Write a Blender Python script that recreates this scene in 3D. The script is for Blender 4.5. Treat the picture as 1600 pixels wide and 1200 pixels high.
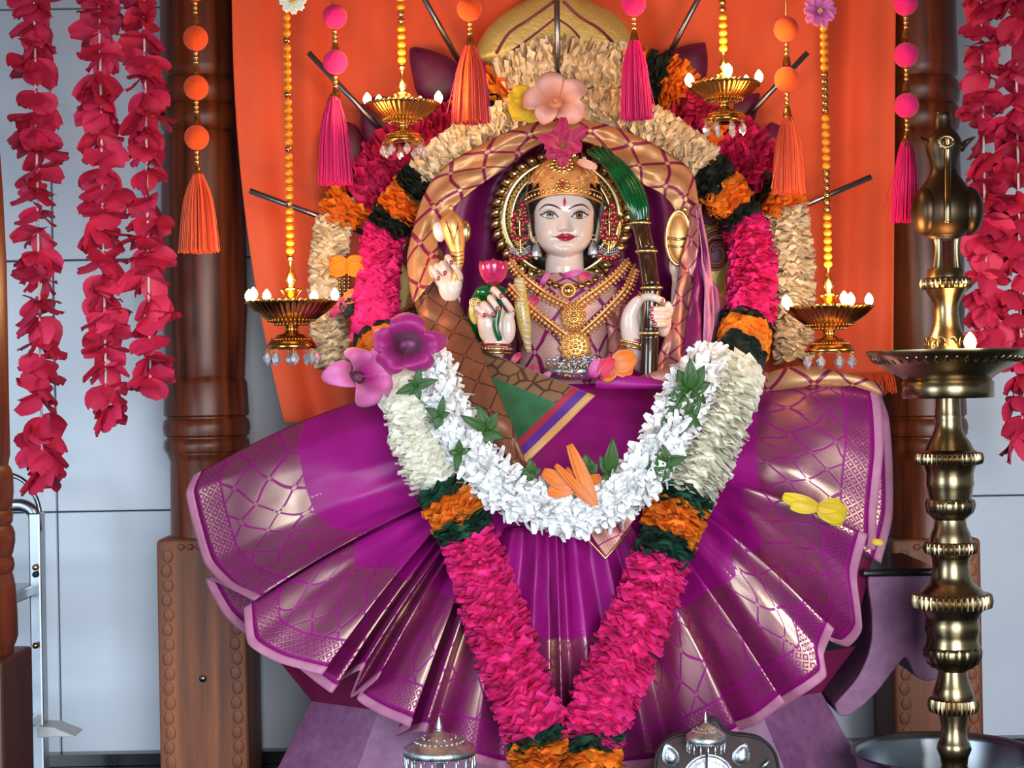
import bpy, bmesh, math, random
from mathutils import Vector, Matrix, noise
from mathutils.bvhtree import BVHTree
for o in list(bpy.data.objects): bpy.data.objects.remove(o)
scene = bpy.context.scene
COL = scene.collection
rnd = random.Random(7)
PI = math.pi
# ------------------------------------------------------------------ camera
D = 2.6            # distance of the camera to the plane Y = 0, where 1 photo pixel is 1 mm
ZC = 0.717         # eye height above the temple floor
ROLL = math.radians(1.0)
cam_d = bpy.data.cameras.new('camera'); cam = bpy.data.objects.new('camera', cam_d); COL.objects.link(cam)
cam_d.sensor_fit = 'HORIZONTAL'; cam_d.sensor_width = 36.0; cam_d.lens = 36.0 * D / 1.6
cam_d.clip_start = 0.05; cam_d.clip_end = 50
cam.matrix_world = Matrix.Translation((0, -D, ZC)) @ Matrix.Rotation(PI/2, 4, 'X') @ Matrix.Rotation(-ROLL, 4, 'Z')
scene.camera = cam
# ------------------------------------------------------------------ light
world = bpy.data.worlds.new('world'); scene.world = world; world.use_nodes = True
bg = world.node_tree.nodes['Background']; bg.inputs[0].default_value = (0.72, 0.85, 1.0, 1); bg.inputs[1].default_value = 0.26
def area_light(name, loc, target, sx, sy, energy, color):
    l = bpy.data.lights.new(name, 'AREA'); l.shape = 'RECTANGLE'; l.size = sx; l.size_y = sy; l.energy = energy; l.color = color
    o = bpy.data.objects.new(name, l); COL.objects.link(o); o.location = loc
    o.rotation_euler = (Vector(target) - Vector(loc)).to_track_quat('-Z', 'Y').to_euler(); return o
area_light('doorway_daylight', (0.9, -4.6, 1.0), (0, 0, 0.55), 2.2, 2.0, 165, (0.90, 0.95, 1.0))
area_light('window_daylight', (-2.1, -2.35, 0.8), (-0.5, 0.4, 0.35), 1.1, 1.3, 40, (0.70, 0.86, 1.0))
scene.view_settings.view_transform = 'Standard'; scene.view_settings.look = 'None'
scene.view_settings.gamma = 1.0; scene.view_settings.use_curve_mapping = False
scene.view_settings.exposure = 0.2
# ------------------------------------------------------------------ layout helpers
CA, SA = math.cos(ROLL), math.sin(ROLL)
def S(Y): return (D + Y) / D / 1000.0
def P(px, py, Y=0.0):
    dx, dy = px - 800.0, 600.0 - py
    x = dx*CA + dy*SA; z = -dx*SA + dy*CA
    s = S(Y); return Vector((x*s, Y, ZC + z*s))
def lerp(a, b, t): return a + (b - a)*t
def smooth01(t): t = max(0.0, min(1.0, t)); return t*t*(3 - 2*t)
def cat(pts, n):
    """Catmull-Rom through a list of Vectors (or tuples), n samples per span"""
    pts = [Vector(p) for p in pts]; out = []
    for i in range(len(pts) - 1):
        p0 = pts[max(i-1, 0)]; p1 = pts[i]; p2 = pts[i+1]; p3 = pts[min(i+2, len(pts)-1)]
        for k in range(n):
            t = k / n
            out.append(0.5*((2*p1) + (p2 - p0)*t + (2*p0 - 5*p1 + 4*p2 - p3)*t*t + (3*p1 - p0 - 3*p2 + p3)*t*t*t))
    out.append(pts[-1].copy()); return out
def resample(pts, step):
    out = [pts[0].copy()]; acc = 0.0
    for a, b in zip(pts, pts[1:]):
        L = (b - a).length
        if L < 1e-9: continue
        d = step - acc
        while d <= L:
            out.append(a.lerp(b, d / L)); d += step
        acc = (acc + L) % step if False else L - (d - step)
    return out
def path_len(pts): return sum((b - a).length for a, b in zip(pts, pts[1:]))
# ------------------------------------------------------------------ mesh helpers
class MB:
    def __init__(s): s.v = []; s.f = []; s.uv = {}; s.mi = []
    def add(s, vs, fs, uvs=None, mi=0):
        o = len(s.v); s.v.extend([tuple(v) for v in vs])
        for f in fs:
            s.f.append(tuple(i + o for i in f)); s.mi.append(mi)
        if uvs is not None:
            for i, u in enumerate(uvs): s.uv[o + i] = u
        return s
    def grid(s, rows, closed_u=False, closed_v=False, uvs=None, mi=0):
        n = len(rows); m = len(rows[0]); vs = [p for r in rows for p in r]; fs = []
        for i in range(n if closed_v else n - 1):
            for j in range(m if closed_u else m - 1):
                a = i*m + j; b = i*m + (j+1) % m; c = ((i+1) % n)*m + (j+1) % m; d = ((i+1) % n)*m + j
                fs.append((a, b, c, d))
        s.add(vs, fs, [u for r in uvs for u in r] if uvs else None, mi); return s
    def box(s, c, size, rot=None, mi=0, taper=1.0):
        c = Vector(c); hx, hy, hz = size[0]/2, size[1]/2, size[2]/2
        vs = []
        for z in (-1, 1):
            t = taper if z > 0 else 1.0
            for x, y in ((-1, -1), (1, -1), (1, 1), (-1, 1)):
                p = Vector((x*hx*t, y*hy*t, z*hz))
                if rot is not None: p = rot @ p
                vs.append(c + p)
        s.add(vs, [(3, 2, 1, 0), (4, 5, 6, 7), (0, 1, 5, 4), (1, 2, 6, 5), (2, 3, 7, 6), (3, 0, 4, 7)], None, mi); return s
    def tube(s, pts, r, seg=8, caps=True, mi=0, flat=None, ref=None):
        """r: number, list or function of 0..1; flat: y-scale of the section"""
        pts = [Vector(p) for p in pts]; n = len(pts); rows = []
        ref = Vector(ref) if ref else Vector((0, 1, 0)); prev = None
        for i, p in enumerate(pts):
            t = (pts[min(i+1, n-1)] - pts[max(i-1, 0)])
            if t.length < 1e-9: t = Vector((0, 0, 1))
            t.normalize()
            if prev is None:
                a = ref.cross(t)
                if a.length < 1e-4: a = Vector((1, 0, 0)).cross(t)
            else: a = prev - t*prev.dot(t)
            a.normalize(); b = t.cross(a); prev = a
            rr = r(i/(n-1)) if callable(r) else (r[i] if isinstance(r, (list, tuple)) else r)
            fl = flat if flat else 1.0
            rows.append([p + a*(rr*math.cos(2*PI*k/seg)) + b*(rr*fl*math.sin(2*PI*k/seg)) for k in range(seg)])
        o = len(s.v); s.grid(rows, closed_u=True, mi=mi)
        if caps:
            s.f.append(tuple(o + k for k in range(seg))[::-1]); s.mi.append(mi)
            s.f.append(tuple(o + (n-1)*seg + k for k in range(seg))); s.mi.append(mi)
        return s
    def lathe(s, c, prof, seg=32, mi=0, rib=None, caps=True, sx=1.0, sy=1.0):
        """prof: list of (r, z) relative to c; rib(i, ang) -> radius factor"""
        c = Vector(c); rows = []
        for i, (r, z) in enumerate(prof):
            rows.append([c + Vector((sx*r*(rib(i, 2*PI*k/seg) if rib else 1)*math.cos(2*PI*k/seg), sy*r*(rib(i, 2*PI*k/seg) if rib else 1)*math.sin(2*PI*k/seg), z)) for k in range(seg)])
        o = len(s.v); s.grid(rows, closed_u=True, mi=mi); n = len(prof)
        if caps:
            s.f.append(tuple(o + k for k in range(seg))); s.mi.append(mi)
            s.f.append(tuple(o + (n-1)*seg + k for k in range(seg))[::-1]); s.mi.append(mi)
        return s
    def ball(s, c, r, seg=12, rings=8, rot=None, mi=0):
        c = Vector(c); rx, ry, rz = (r, r, r) if not isinstance(r, (tuple, list)) else r
        rows = []
        for i in range(rings + 1):
            th = PI*i/rings; row = []
            q = max(math.sin(th), 1e-3)
            for k in range(seg):
                p = Vector((rx*q*math.cos(2*PI*k/seg), ry*q*math.sin(2*PI*k/seg), rz*math.cos(th)))
                if rot is not None: p = rot @ p
                row.append(c + p)
            rows.append(row)
        s.grid(rows, closed_u=True, mi=mi); return s
    def extrude_poly(s, pts, back, mi=0, front_bulge=None):
        """pts: closed outline (Vectors); back: Vector offset for thickness"""
        n = len(pts); back = Vector(back)
        vs = [Vector(p) for p in pts] + [Vector(p) + back for p in pts]
        fs = [tuple(range(n)), tuple(range(2*n-1, n-1, -1))] + [(i, i+n, (i+1) % n + n, (i+1) % n) for i in range(n)]
        s.add(vs, fs, None, mi); return s
    def build(s, name, mats, parent=None, smooth=True, loc=None):
        me = bpy.data.meshes.new(name); me.from_pydata([tuple(v) for v in s.v], [], s.f); me.update()
        if s.uv:
            lay = me.uv_layers.new(name='UVMap')
            for lp in me.loops:
                lay.data[lp.index].uv = s.uv.get(lp.vertex_index, (0, 0))
        if not isinstance(mats, (list, tuple)): mats = [mats]
        for m in mats: me.materials.append(m)
        if len(mats) > 1:
            for p, k in zip(me.polygons, s.mi): p.material_index = k
        if smooth:
            me.polygons.foreach_set('use_smooth', [True]*len(me.polygons))
        return link(name, me, parent, loc)
def link(name, me, parent=None, loc=None):
    o = bpy.data.objects.new(name, me); COL.objects.link(o)
    if loc is not None: o.location = loc
    if parent is not None:
        o.parent = parent; o.matrix_parent_inverse = Matrix.Translation(-parent.location) if parent.type == 'EMPTY' else Matrix.Identity(4)
    return o
def tag(o, label=None, cat=None, group=None, kind=None):
    if label: o['label'] = label
    if cat: o['category'] = cat
    if group: o['group'] = group
    if kind: o['kind'] = kind
    return o
def thing(name, label, cat, loc, group=None):
    o = bpy.data.objects.new(name, None); COL.objects.link(o); o.location = loc; o.empty_display_size = 0.03
    return tag(o, label, cat, group)
def solid(o, th, off=-1.0):
    m = o.modifiers.new('solid', 'SOLIDIFY'); m.thickness = th; m.offset = off; return o
def bev(o, w, seg=2):
    m = o.modifiers.new('bev', 'BEVEL'); m.width = w; m.segments = seg; m.limit_method = 'ANGLE'; return o
def autosm(o, ang=0.6):
    me = o.data
    me.update()
    try: me.set_sharp_from_angle(angle=ang)
    except Exception: pass
    return o
# ------------------------------------------------------------------ materials
class NT:
    def __init__(s, name):
        s.m = bpy.data.materials.new(name); s.m.use_nodes = True; s.t = s.m.node_tree; s.n = s.t.nodes; s.l = s.t.links
        s.b = s.n['Principled BSDF']
    def node(s, typ, **kw):
        nd = s.n.new(typ)
        for k, v in kw.items(): setattr(nd, k, v)
        return nd
    def set(s, sock, v):
        if hasattr(v, 'links') or hasattr(v, 'is_output'): s.l.new(v, sock)
        else: sock.default_value = v
    def math(s, op, a, b=None, c=None, clamp=False):
        nd = s.node('ShaderNodeMath', operation=op, use_clamp=clamp); s.set(nd.inputs[0], a)
        if b is not None: s.set(nd.inputs[1], b)
        if c is not None: s.set(nd.inputs[2], c)
        return nd.outputs[0]
    def coord(s, kind='Object'): return s.node('ShaderNodeTexCoord').outputs[kind]
    def mapping(s, vec, scale=(1, 1, 1), rot=(0, 0, 0), loc=(0, 0, 0)):
        nd = s.node('ShaderNodeMapping'); s.l.new(vec, nd.inputs[0]); nd.inputs['Scale'].default_value = scale; nd.inputs['Rotation'].default_value = rot; nd.inputs['Location'].default_value = loc
        return nd.outputs[0]
    def noise(s, vec, scale, detail=3.0, rough=0.55, out=0):
        nd = s.node('ShaderNodeTexNoise'); s.l.new(vec, nd.inputs['Vector']); nd.inputs['Scale'].default_value = scale; nd.inputs['Detail'].default_value = detail; nd.inputs['Roughness'].default_value = rough
        return nd.outputs[out]
    def voronoi(s, vec, scale, feature='F1', randomness=1.0, out=0):
        nd = s.node('ShaderNodeTexVoronoi', feature=feature); s.l.new(vec, nd.inputs['Vector']); nd.inputs['Scale'].default_value = scale; nd.inputs['Randomness'].default_value = randomness
        return nd.outputs[out]
    def wave(s, vec, scale, dist=0.0, dscale=1.0, direction='X', detail=2.0):
        nd = s.node('ShaderNodeTexWave', bands_direction=direction); s.l.new(vec, nd.inputs['Vector']); nd.inputs['Scale'].default_value = scale; nd.inputs['Distortion'].default_value = dist; nd.inputs['Detail Scale'].default_value = dscale; nd.inputs['Detail'].default_value = detail
        return nd.outputs['Fac']
    def ramp(s, fac, stops):
        nd = s.node('ShaderNodeValToRGB'); s.set(nd.inputs[0], fac); cr = nd.color_ramp
        while len(cr.elements) > 1: cr.elements.remove(cr.elements[-1])
        cr.elements[0].position = stops[0][0]; cr.elements[0].color = (*stops[0][1], 1) if len(stops[0][1]) == 3 else stops[0][1]
        for p, c in stops[1:]:
            e = cr.elements.new(p); e.color = (*c, 1) if len(c) == 3 else c
        return nd.outputs[0]
    def mix(s, fac, a, b):
        nd = s.node('ShaderNodeMix', data_type='RGBA'); s.set(nd.inputs[0], fac)
        s.set(nd.inputs[6], a if hasattr(a, 'links') else (*a, 1)); s.set(nd.inputs[7], b if hasattr(b, 'links') else (*b, 1)); return nd.outputs[2]
    def step(s, x, lo, hi):
        nd = s.node('ShaderNodeMapRange', clamp=True); s.set(nd.inputs[0], x); nd.inputs[1].default_value = lo; nd.inputs[2].default_value = hi; return nd.outputs[0]
    def sep(s, vec):
        nd = s.node('ShaderNodeSeparateXYZ'); s.l.new(vec, nd.inputs[0]); return nd.outputs
    def bump(s, h, strength=0.3, dist=0.002):
        nd = s.node('ShaderNodeBump'); s.l.new(h, nd.inputs['Height']); nd.inputs['Strength'].default_value = strength; nd.inputs['Distance'].default_value = dist
        s.l.new(nd.outputs[0], s.b.inputs['Normal'])
    def col(s, c): s.set(s.b.inputs['Base Color'], c if hasattr(c, 'links') else (*c, 1))
    def par(s, **kw):
        names = dict(rough='Roughness', metal='Metallic', sheen='Sheen Weight', coat='Coat Weight', coatr='Coat Roughness', trans='Transmission Weight', ior='IOR', sss='Subsurface Weight', spec='Specular IOR Level', aniso='Anisotropic', alpha='Alpha', emis='Emission Strength', sheenr='Sheen Roughness')
        for k, v in kw.items(): s.set(s.b.inputs[names[k]], v)
        return s
def srgb(r, g, b):
    f = lambda c: (c/255/12.92 if c/255 <= 0.04045 else ((c/255 + 0.055)/1.055)**2.4)
    return (f(r), f(g), f(b))
def simple(name, c, rough=0.5, var=0.15, nscale=40, bump=0.0, bscale=200, bdist=0.0005, **kw):
    """plain surface with a soft mottling"""
    t = NT(name); v = t.coord(); n = t.noise(v, nscale)
    lo = tuple(x*(1 - var) for x in c); hi = tuple(min(1, x*(1 + var)) for x in c)
    t.col(t.ramp(n, [(0.3, lo), (0.7, hi)])); t.par(rough=rough, **kw)
    if bump: t.bump(t.noise(v, bscale), bump, bdist)
    return t.m
def island_mat(name, c, rough=0.7, var=0.25, hue=None, **kw):
    """every loose petal gets a slightly different tone"""
    t = NT(name); g = t.node('ShaderNodeNewGeometry'); r = g.outputs['Random Per Island']
    lo = tuple(x*(1 - var) for x in c); hi = tuple(min(1, x*(1 + var)) for x in (hue or c))
    base = t.ramp(r, [(0.0, lo), (1.0, hi)])
    t.col(base); t.par(rough=rough, **kw); t.bump(t.noise(t.coord(), 500), 0.15, 0.0006)
    return t.m
M = {}
# wood: long grain along z
def wood(name, a, b, rough=0.32, coat=0.35, sc=(30, 30, 2.2)):
    t = NT(name); v = t.mapping(t.coord(), sc); n = t.noise(v, 1.4, 6, 0.6); w = t.wave(v, 0.5, 6, 1.2, 'X')
    f = t.math('MULTIPLY_ADD', w, 0.10, t.math('MULTIPLY', n, 0.92)); t.col(t.ramp(f, [(0.32, a), (0.72, b)]))
    t.par(rough=rough, coat=coat, coatr=0.2); t.bump(f, 0.12, 0.002); return t.m
M['wood'] = wood('polished_wood', (0.035, 0.006, 0.002), (0.22, 0.042, 0.009), 0.40, 0.0)
M['wood_base'] = wood('worn_wood', (0.10, 0.026, 0.010), (0.34, 0.105, 0.036), 0.55, 0.0, (19, 27, 1.1))
M['wood_plain'] = wood('brown_board', (0.045, 0.014, 0.008), (0.085, 0.028, 0.017), 0.5, 0.1)
M['wood_dark'] = wood('plaque_wood', (0.022, 0.008, 0.008), (0.06, 0.022, 0.022), 0.6, 0.0)
def tile():
    t = NT('glazed_wall_tile'); v = t.coord('Object'); n = t.noise(v, 3.0, 4)
    t.col(t.ramp(n, [(0.3, (0.55, 0.62, 0.71)), (0.7, (0.63, 0.70, 0.79))])); t.par(rough=0.22, spec=0.4)
    t.bump(t.noise(v, 6, 2), 0.05, 0.004); return t.m
M['tile'] = tile()
M['grout'] = simple('grout', (0.12, 0.12, 0.13), 0.9)
M['granite'] = simple('black_granite', (0.012, 0.013, 0.016), 0.15, 0.6, 300)
M['plaster'] = simple('ceiling_plaster', (0.55, 0.40, 0.28), 0.9)
M['brass'] = NT('brass').m
def metal(name, lo, hi, rough=0.25, nscale=12, bump=0.0, bscale=90, rlo=None):
    t = NT(name); v = t.coord(); n = t.noise(v, nscale, 5); t.col(t.ramp(n, [(0.3, lo), (0.7, hi)])); t.par(metal=1.0)
    t.par(rough=t.math('MULTIPLY_ADD', n, 0.2, rough - 0.1)) if True else None
    if bump: t.bump(t.noise(v, bscale), bump, 0.001)
    return t.m
M['brass'] = metal('old_brass', (0.22, 0.16, 0.085), (0.40, 0.30, 0.17), 0.27)
M['brass_hang'] = metal('golden_brass', (0.46, 0.21, 0.05), (0.72, 0.38, 0.11), 0.24)
M['bronze'] = metal('dark_bronze', (0.05, 0.038, 0.028), (0.13, 0.085, 0.05), 0.42)
M['gold'] = metal('gold', (0.72, 0.43, 0.13), (0.95, 0.64, 0.25), 0.27, 60)
M['gold_orange'] = metal('matte_orange_gold', (0.82, 0.38, 0.12), (0.96, 0.54, 0.20), 0.40, 80)
M['gold_orange'].node_tree.nodes['Principled BSDF'].inputs['Metallic'].default_value = 0.65
def crown_m():
    t = NT('matte_orange_gold_paint'); n = t.noise(t.coord(), 120, 4); t.col(t.ramp(n, [(0.3, (0.78, 0.31, 0.085)), (0.7, (0.92, 0.43, 0.14))])); t.par(metal=0.3, rough=0.4); t.bump(n, 0.3, 0.001); return t.m
M['crown_orange'] = crown_m()
M['pale_gold'] = metal('pale_gold', (0.72, 0.54, 0.24), (0.90, 0.74, 0.40), 0.3, 50)
M['bead_gold'] = metal('brown_gold', (0.42, 0.24, 0.09), (0.62, 0.38, 0.15), 0.24, 60)
M['silver'] = metal('oxidised_silver', (0.36, 0.38, 0.41), (0.74, 0.76, 0.80), 0.42, 90, 0.6, 220)
M['steel'] = metal('stainless_steel', (0.26, 0.28, 0.31), (0.38, 0.41, 0.45), 0.30)
M['rod'] = metal('grey_rod', (0.20, 0.20, 0.22), (0.32, 0.32, 0.35), 0.32)
M['gold_leafpaint'] = None
def gold_paint():
    t = NT('hammered_gold_paint'); v = t.coord(); n = t.noise(v, 150, 4, 0.7); w = t.noise(v, 18, 3)
    t.col(t.ramp(w, [(0.3, (0.62, 0.44, 0.12)), (0.7, (0.78, 0.62, 0.22))])); t.par(rough=0.42, metal=0.6); t.bump(n, 0.6, 0.0025); return t.m
M['gold_leafpaint'] = gold_paint()
M['marble'] = simple('painted_white_marble', (0.80, 0.62, 0.535), 0.22, 0.03, 12, coat=0.18, coatr=0.1)
M['hair'] = simple('black_brown_paint', (0.012, 0.006, 0.005), 0.35, 0.3)
M['lip'] = simple('red_lip_paint', (0.45, 0.015, 0.04), 0.2, 0.1, coat=0.5)
M['nail'] = simple('red_nail_paint', (0.42, 0.012, 0.04), 0.15, 0.1, coat=0.6)
M['brow'] = simple('dark_brown_paint', (0.035, 0.008, 0.008), 0.4)
M['eyewhite'] = simple('eye_white', (0.80, 0.72, 0.66), 0.12, 0.03)
M['iris'] = simple('hazel_iris', (0.20, 0.115, 0.05), 0.12, 0.4, 300)
M['pupil'] = simple('pupil', (0.01, 0.008, 0.008), 0.1)
M['tilak'] = simple('red_tilak_paint', (0.46, 0.012, 0.06), 0.4)
M['blush'] = simple('rose_line_paint', (0.60, 0.33, 0.29), 0.3)
M['ruby'] = simple('ruby_stone', (0.33, 0.004, 0.018), 0.06, 0.3, 300, coat=1.0)
M['lotus_paint'] = simple('glossy_pink_paint', (0.62, 0.025, 0.13), 0.12, 0.3, 60, coat=0.7)
M['green_paint'] = simple('glossy_green_paint', (0.0, 0.085, 0.02), 0.16, 0.5, 50, coat=0.6)
M['yellow_paint'] = simple('glossy_yellow_paint', (0.72, 0.52, 0.13), 0.2, 0.2, 60, coat=0.5)
M['cane'] = NT('x').m
def cane():
    t = NT('sugarcane_brown'); v = t.mapping(t.coord(), (160, 160, 5)); n = t.noise(v, 1.0, 4)
    t.col(t.ramp(n, [(0.3, (0.012, 0.006, 0.004)), (0.6, (0.05, 0.022, 0.010)), (0.8, (0.16, 0.09, 0.04))])); t.par(rough=0.14, coat=0.5); return t.m
M['cane'] = cane()
M['purple_paint'] = simple('purple_paint', (0.115, 0.006, 0.045), 0.5, 0.4, 30)
M['maroon_paint'] = simple('maroon_paint', (0.20, 0.012, 0.07), 0.45, 0.25, 20)
def lavender():
    t = NT('mottled_lavender_paint'); v = t.coord(); n = t.noise(v, 9, 6, 0.65); m = t.noise(v, 60, 4)
    f = t.math('MULTIPLY_ADD', m, 0.3, t.math('MULTIPLY', n, 0.7))
    t.col(t.ramp(f, [(0.28, (0.115, 0.030, 0.10)), (0.5, (0.24, 0.085, 0.20)), (0.72, (0.36, 0.17, 0.31))])); t.par(rough=0.5); t.bump(m, 0.25, 0.003); return t.m
M['lavender'] = lavender()
def weave_cloth(name, c1, c2, rough=0.6, sheen=0.3, sc=900, big=5, stretch=(1, 1, 1)):
    t = NT(name); v = t.coord(); n = t.noise(t.mapping(v, stretch), big, 3); t.col(t.ramp(n, [(0.3, c1), (0.7, c2)]))
    t.par(rough=rough, sheen=sheen); t.bump(t.noise(v, sc, 2), 0.12, 0.0006); return t.m
M['curtain'] = weave_cloth('orange_curtain_cloth', (0.78, 0.092, 0.026), (0.86, 0.122, 0.036), 0.75, 0.0)
M['silk'] = weave_cloth('magenta_silk', (0.29, 0.004, 0.17), (0.44, 0.008, 0.26), 0.40, 0.0, 1200, 14)
M['silk_dark'] = weave_cloth('deep_purple_silk', (0.13, 0.002, 0.065), (0.24, 0.005, 0.11), 0.45, 0.0, 1200, 14)
M['hem'] = weave_cloth('dusty_pink_hem', (0.47, 0.15, 0.28), (0.58, 0.23, 0.36), 0.6, 0.0, 1200, 30)
M['gold_edge'] = metal('gold_thread', (0.55, 0.36, 0.16), (0.85, 0.62, 0.33), 0.4, 200)
GOLDC = (0.62, 0.30, 0.24)
def sari_mat(name, ground, gold, cell=24, line=0.055, band=0.19, lattice=True, stretch=(1, 1, 1), rand=0.75, gmetal=0.9, grough=0.36, amount=1.0, spec=False):
    """silk with a woven gold border; uv: u metres along the hem, v metres from it"""
    t = NT(name); uv = t.coord('UV'); x = t.sep(uv); u, v = x[0], x[1]
    wob = t.noise(uv, 11, 1); wob2 = t.noise(t.mapping(uv, (1, 1, 1), (0, 0, 0), (3.7, 1.9, 0)), 11, 1)
    uu = t.math('MULTIPLY_ADD', wob, 0.050*rand, u); vv = t.math('MULTIPLY_ADD', wob2, 0.050*rand, v); kk = cell
    aa = t.math('ABSOLUTE', t.math('SINE', t.math('MULTIPLY', t.math('MULTIPLY_ADD', vv, stretch[1], uu), kk)))
    bb = t.math('ABSOLUTE', t.math('SINE', t.math('MULTIPLY', t.math('MULTIPLY_ADD', vv, -stretch[1], uu), kk)))
    r2 = t.math('ADD', t.math('MULTIPLY', aa, aa), t.math('MULTIPLY', bb, bb))
    motif = t.math('MULTIPLY', t.step(t.math('MINIMUM', aa, bb), line, line + 0.05), t.step(r2, 0.115, 0.125))
    motif = t.math('MAXIMUM', motif, t.math('SUBTRACT', 1.0, t.step(r2, 0.060, 0.070)))
    vein = t.wave(uv, 150, 2.0, 1.0, 'DIAGONAL', 1.0)
    n = t.noise(uv, 9, 2)
    motif = t.math('MULTIPLY', motif, t.math('MULTIPLY_ADD', t.step(vein, 0.2, 0.6), 0.35, 0.65))
    inb = t.math('MULTIPLY', t.step(v, 0.060, 0.062), t.math('SUBTRACT', 1.0, t.step(v, band, band + 0.003)))
    g = t.math('MULTIPLY', motif, inb)
    if lattice:
        k = 2*PI/0.016
        a = t.math('ABSOLUTE', t.math('SINE', t.math('MULTIPLY', t.math('ADD', u, v), k/2)))
        b = t.math('ABSOLUTE', t.math('SINE', t.math('MULTIPLY', t.math('SUBTRACT', u, v), k/2)))
        lo = t.math('MINIMUM', a, b); lat = t.math('SUBTRACT', 1.0, t.step(lo, 0.30, 0.38)); dot = t.step(lo, 0.80, 0.84)
        lat = t.math('MAXIMUM', lat, dot)
        lb = t.math('MULTIPLY', t.step(v, 0.020, 0.021), t.math('SUBTRACT', 1.0, t.step(v, 0.056, 0.057)))
        g = t.math('MAXIMUM', g, t.math('MULTIPLY', lat, lb))
    # fine dotted gold lines running up the cloth
    dl = t.math('ABSOLUTE', t.math('SINE', t.math('MULTIPLY', u, PI/0.115)))
    dl = t.math('SUBTRACT', 1.0, t.step(dl, 0.025, 0.04)); dd = t.step(t.math('SINE', t.math('MULTIPLY', v, 900)), -0.3, 0.1)
    g = t.math('MAXIMUM', g, t.math('MULTIPLY', t.math('MULTIPLY', dl, dd), t.math('SUBTRACT', 1.0, t.step(v, 0.21, 0.212))))
    g = t.math('MULTIPLY', g, amount)
    gr = t.ramp(n, [(0.3, tuple(c*0.75 for c in ground)), (0.7, tuple(c*1.2 for c in ground))])
    inband = t.math('SUBTRACT', 1.0, t.step(v, band, band + 0.004))
    gr = t.mix(t.math('MULTIPLY', inband, 0.35), gr, tuple(c*0.6 for c in ground))
    if spec:
        t.col(t.mix(t.math('MULTIPLY', g, 0.8), gr, tuple(c*0.42 + q*0.03 for c, q in zip(ground, gold)))); t.par(rough=t.math('MULTIPLY_ADD', g, grough - 0.44, 0.44), ior=t.math('MULTIPLY_ADD', g, 2.6, 1.45))
        t.set(t.b.inputs['Specular Tint'], t.mix(g, (1, 1, 1), (1.0, 0.70, 0.40)))
    else:
        t.col(t.mix(g, gr, gold)); t.par(metal=t.math('MULTIPLY', g, gmetal), rough=t.math('MULTIPLY_ADD', g, grough - 0.44, 0.44), sheen=0.0)
    t.bump(t.math('MULTIPLY_ADD', g, 0.6, t.math('MULTIPLY', t.noise(uv, 1500, 2), 0.4)), 0.2, 0.0008)
    return t.m
M['sari'] = sari_mat('purple_silk_with_gold_border', (0.34, 0.005, 0.20), (0.70, 0.36, 0.24), 58, 0.12, 0.19, True, (1, .8, 1), 0.9, 0.95, 0.30, 1.0, True)
M['veil'] = sari_mat('gold_scale_brocade', (0.24, 0.006, 0.07), (0.72, 0.40, 0.17), 50, 0.17, 9.0, False, (1, 1.1, 1), 0.55, 0.62, 0.46)
M['veil_brown'] = sari_mat('copper_scale_brocade', (0.07, 0.018, 0.015), (0.34, 0.135, 0.075), 56, 0.07, 9.0, False, (1, 1.3, 1), 0.25, 0.6, 0.48)
M['veil_pink'] = sari_mat('pink_gold_brocade', (0.27, 0.008, 0.10), (0.60, 0.27, 0.21), 66, 0.12, 9.0, False, (1, 1.0, 1), 0.5, 0.55, 0.45)
M['blouse'] = sari_mat('blouse_brocade', (0.27, 0.006, 0.13), (0.70, 0.42, 0.36), 58, 0.19, 9.0, False, (1, 1, 1), 0.3, 0.3, 0.45)
def pallu():
    t = NT('green_pallu_with_striped_edge'); uv = t.coord('UV'); x = t.sep(uv); u, v = x[0], x[1]
    n = t.noise(t.coord(), 25, 3)
    green = t.ramp(n, [(0.3, (0.012, 0.085, 0.030)), (0.7, (0.03, 0.16, 0.06))])
    ed = t.voronoi(uv, 45, 'DISTANCE_TO_EDGE', 0.8); mo = t.step(ed, 0.03, 0.08)
    brown = t.mix(mo, (0.06, 0.014, 0.008), (0.21, 0.10, 0.04))
    c = t.mix(t.step(u, 0.033, 0.034), brown, green)
    c = t.mix(t.math('SUBTRACT', 1.0, t.step(v, 0.034, 0.035)), c, (0.38, 0.012, 0.04))
    c = t.mix(t.math('SUBTRACT', 1.0, t.step(v, 0.024, 0.025)), c, (0.09, 0.012, 0.22))
    c = t.mix(t.math('SUBTRACT', 1.0, t.step(v, 0.011, 0.012)), c, (0.62, 0.30, 0.09))
    t.col(c); t.par(rough=0.5, sheen=0.3); t.bump(t.noise(t.coord(), 1200, 2), 0.12, 0.0006); return t.m
M['pallu'] = pallu()
# cloth and real flowers
M['cream'] = island_mat('cream_cloth_petal', (0.96, 0.80, 0.56), 0.85, 0.07)
M['ivory'] = island_mat('ivory_cloth_petal', (1.0, 0.955, 0.82), 0.85, 0.03)
M['white_petal'] = island_mat('white_petal', (0.93, 0.93, 0.93), 0.7, 0.05)
M['pink'] = island_mat('hot_pink_cloth_petal', (0.94, 0.024, 0.26), 0.8, 0.16)
M['magenta'] = island_mat('dark_magenta_cloth_petal', (0.58, 0.006, 0.11), 0.8, 0.25)
M['orange'] = island_mat('orange_cloth_petal', (0.98, 0.24, 0.010), 0.8, 0.18)
M['darkgreen'] = island_mat('dark_green_cloth_petal', (0.006, 0.062, 0.032), 0.8, 0.4)
M['blackgreen'] = island_mat('black_green_cloth_petal', (0.010, 0.016, 0.010), 0.75, 0.4)
M['red_petal'] = island_mat('crimson_cloth_petal', (0.58, 0.012, 0.065), 0.6, 0.22, (0.72, 0.035, 0.11))
M['cord'] = simple('white_cord', (0.75, 0.70, 0.66), 0.8)
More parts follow.
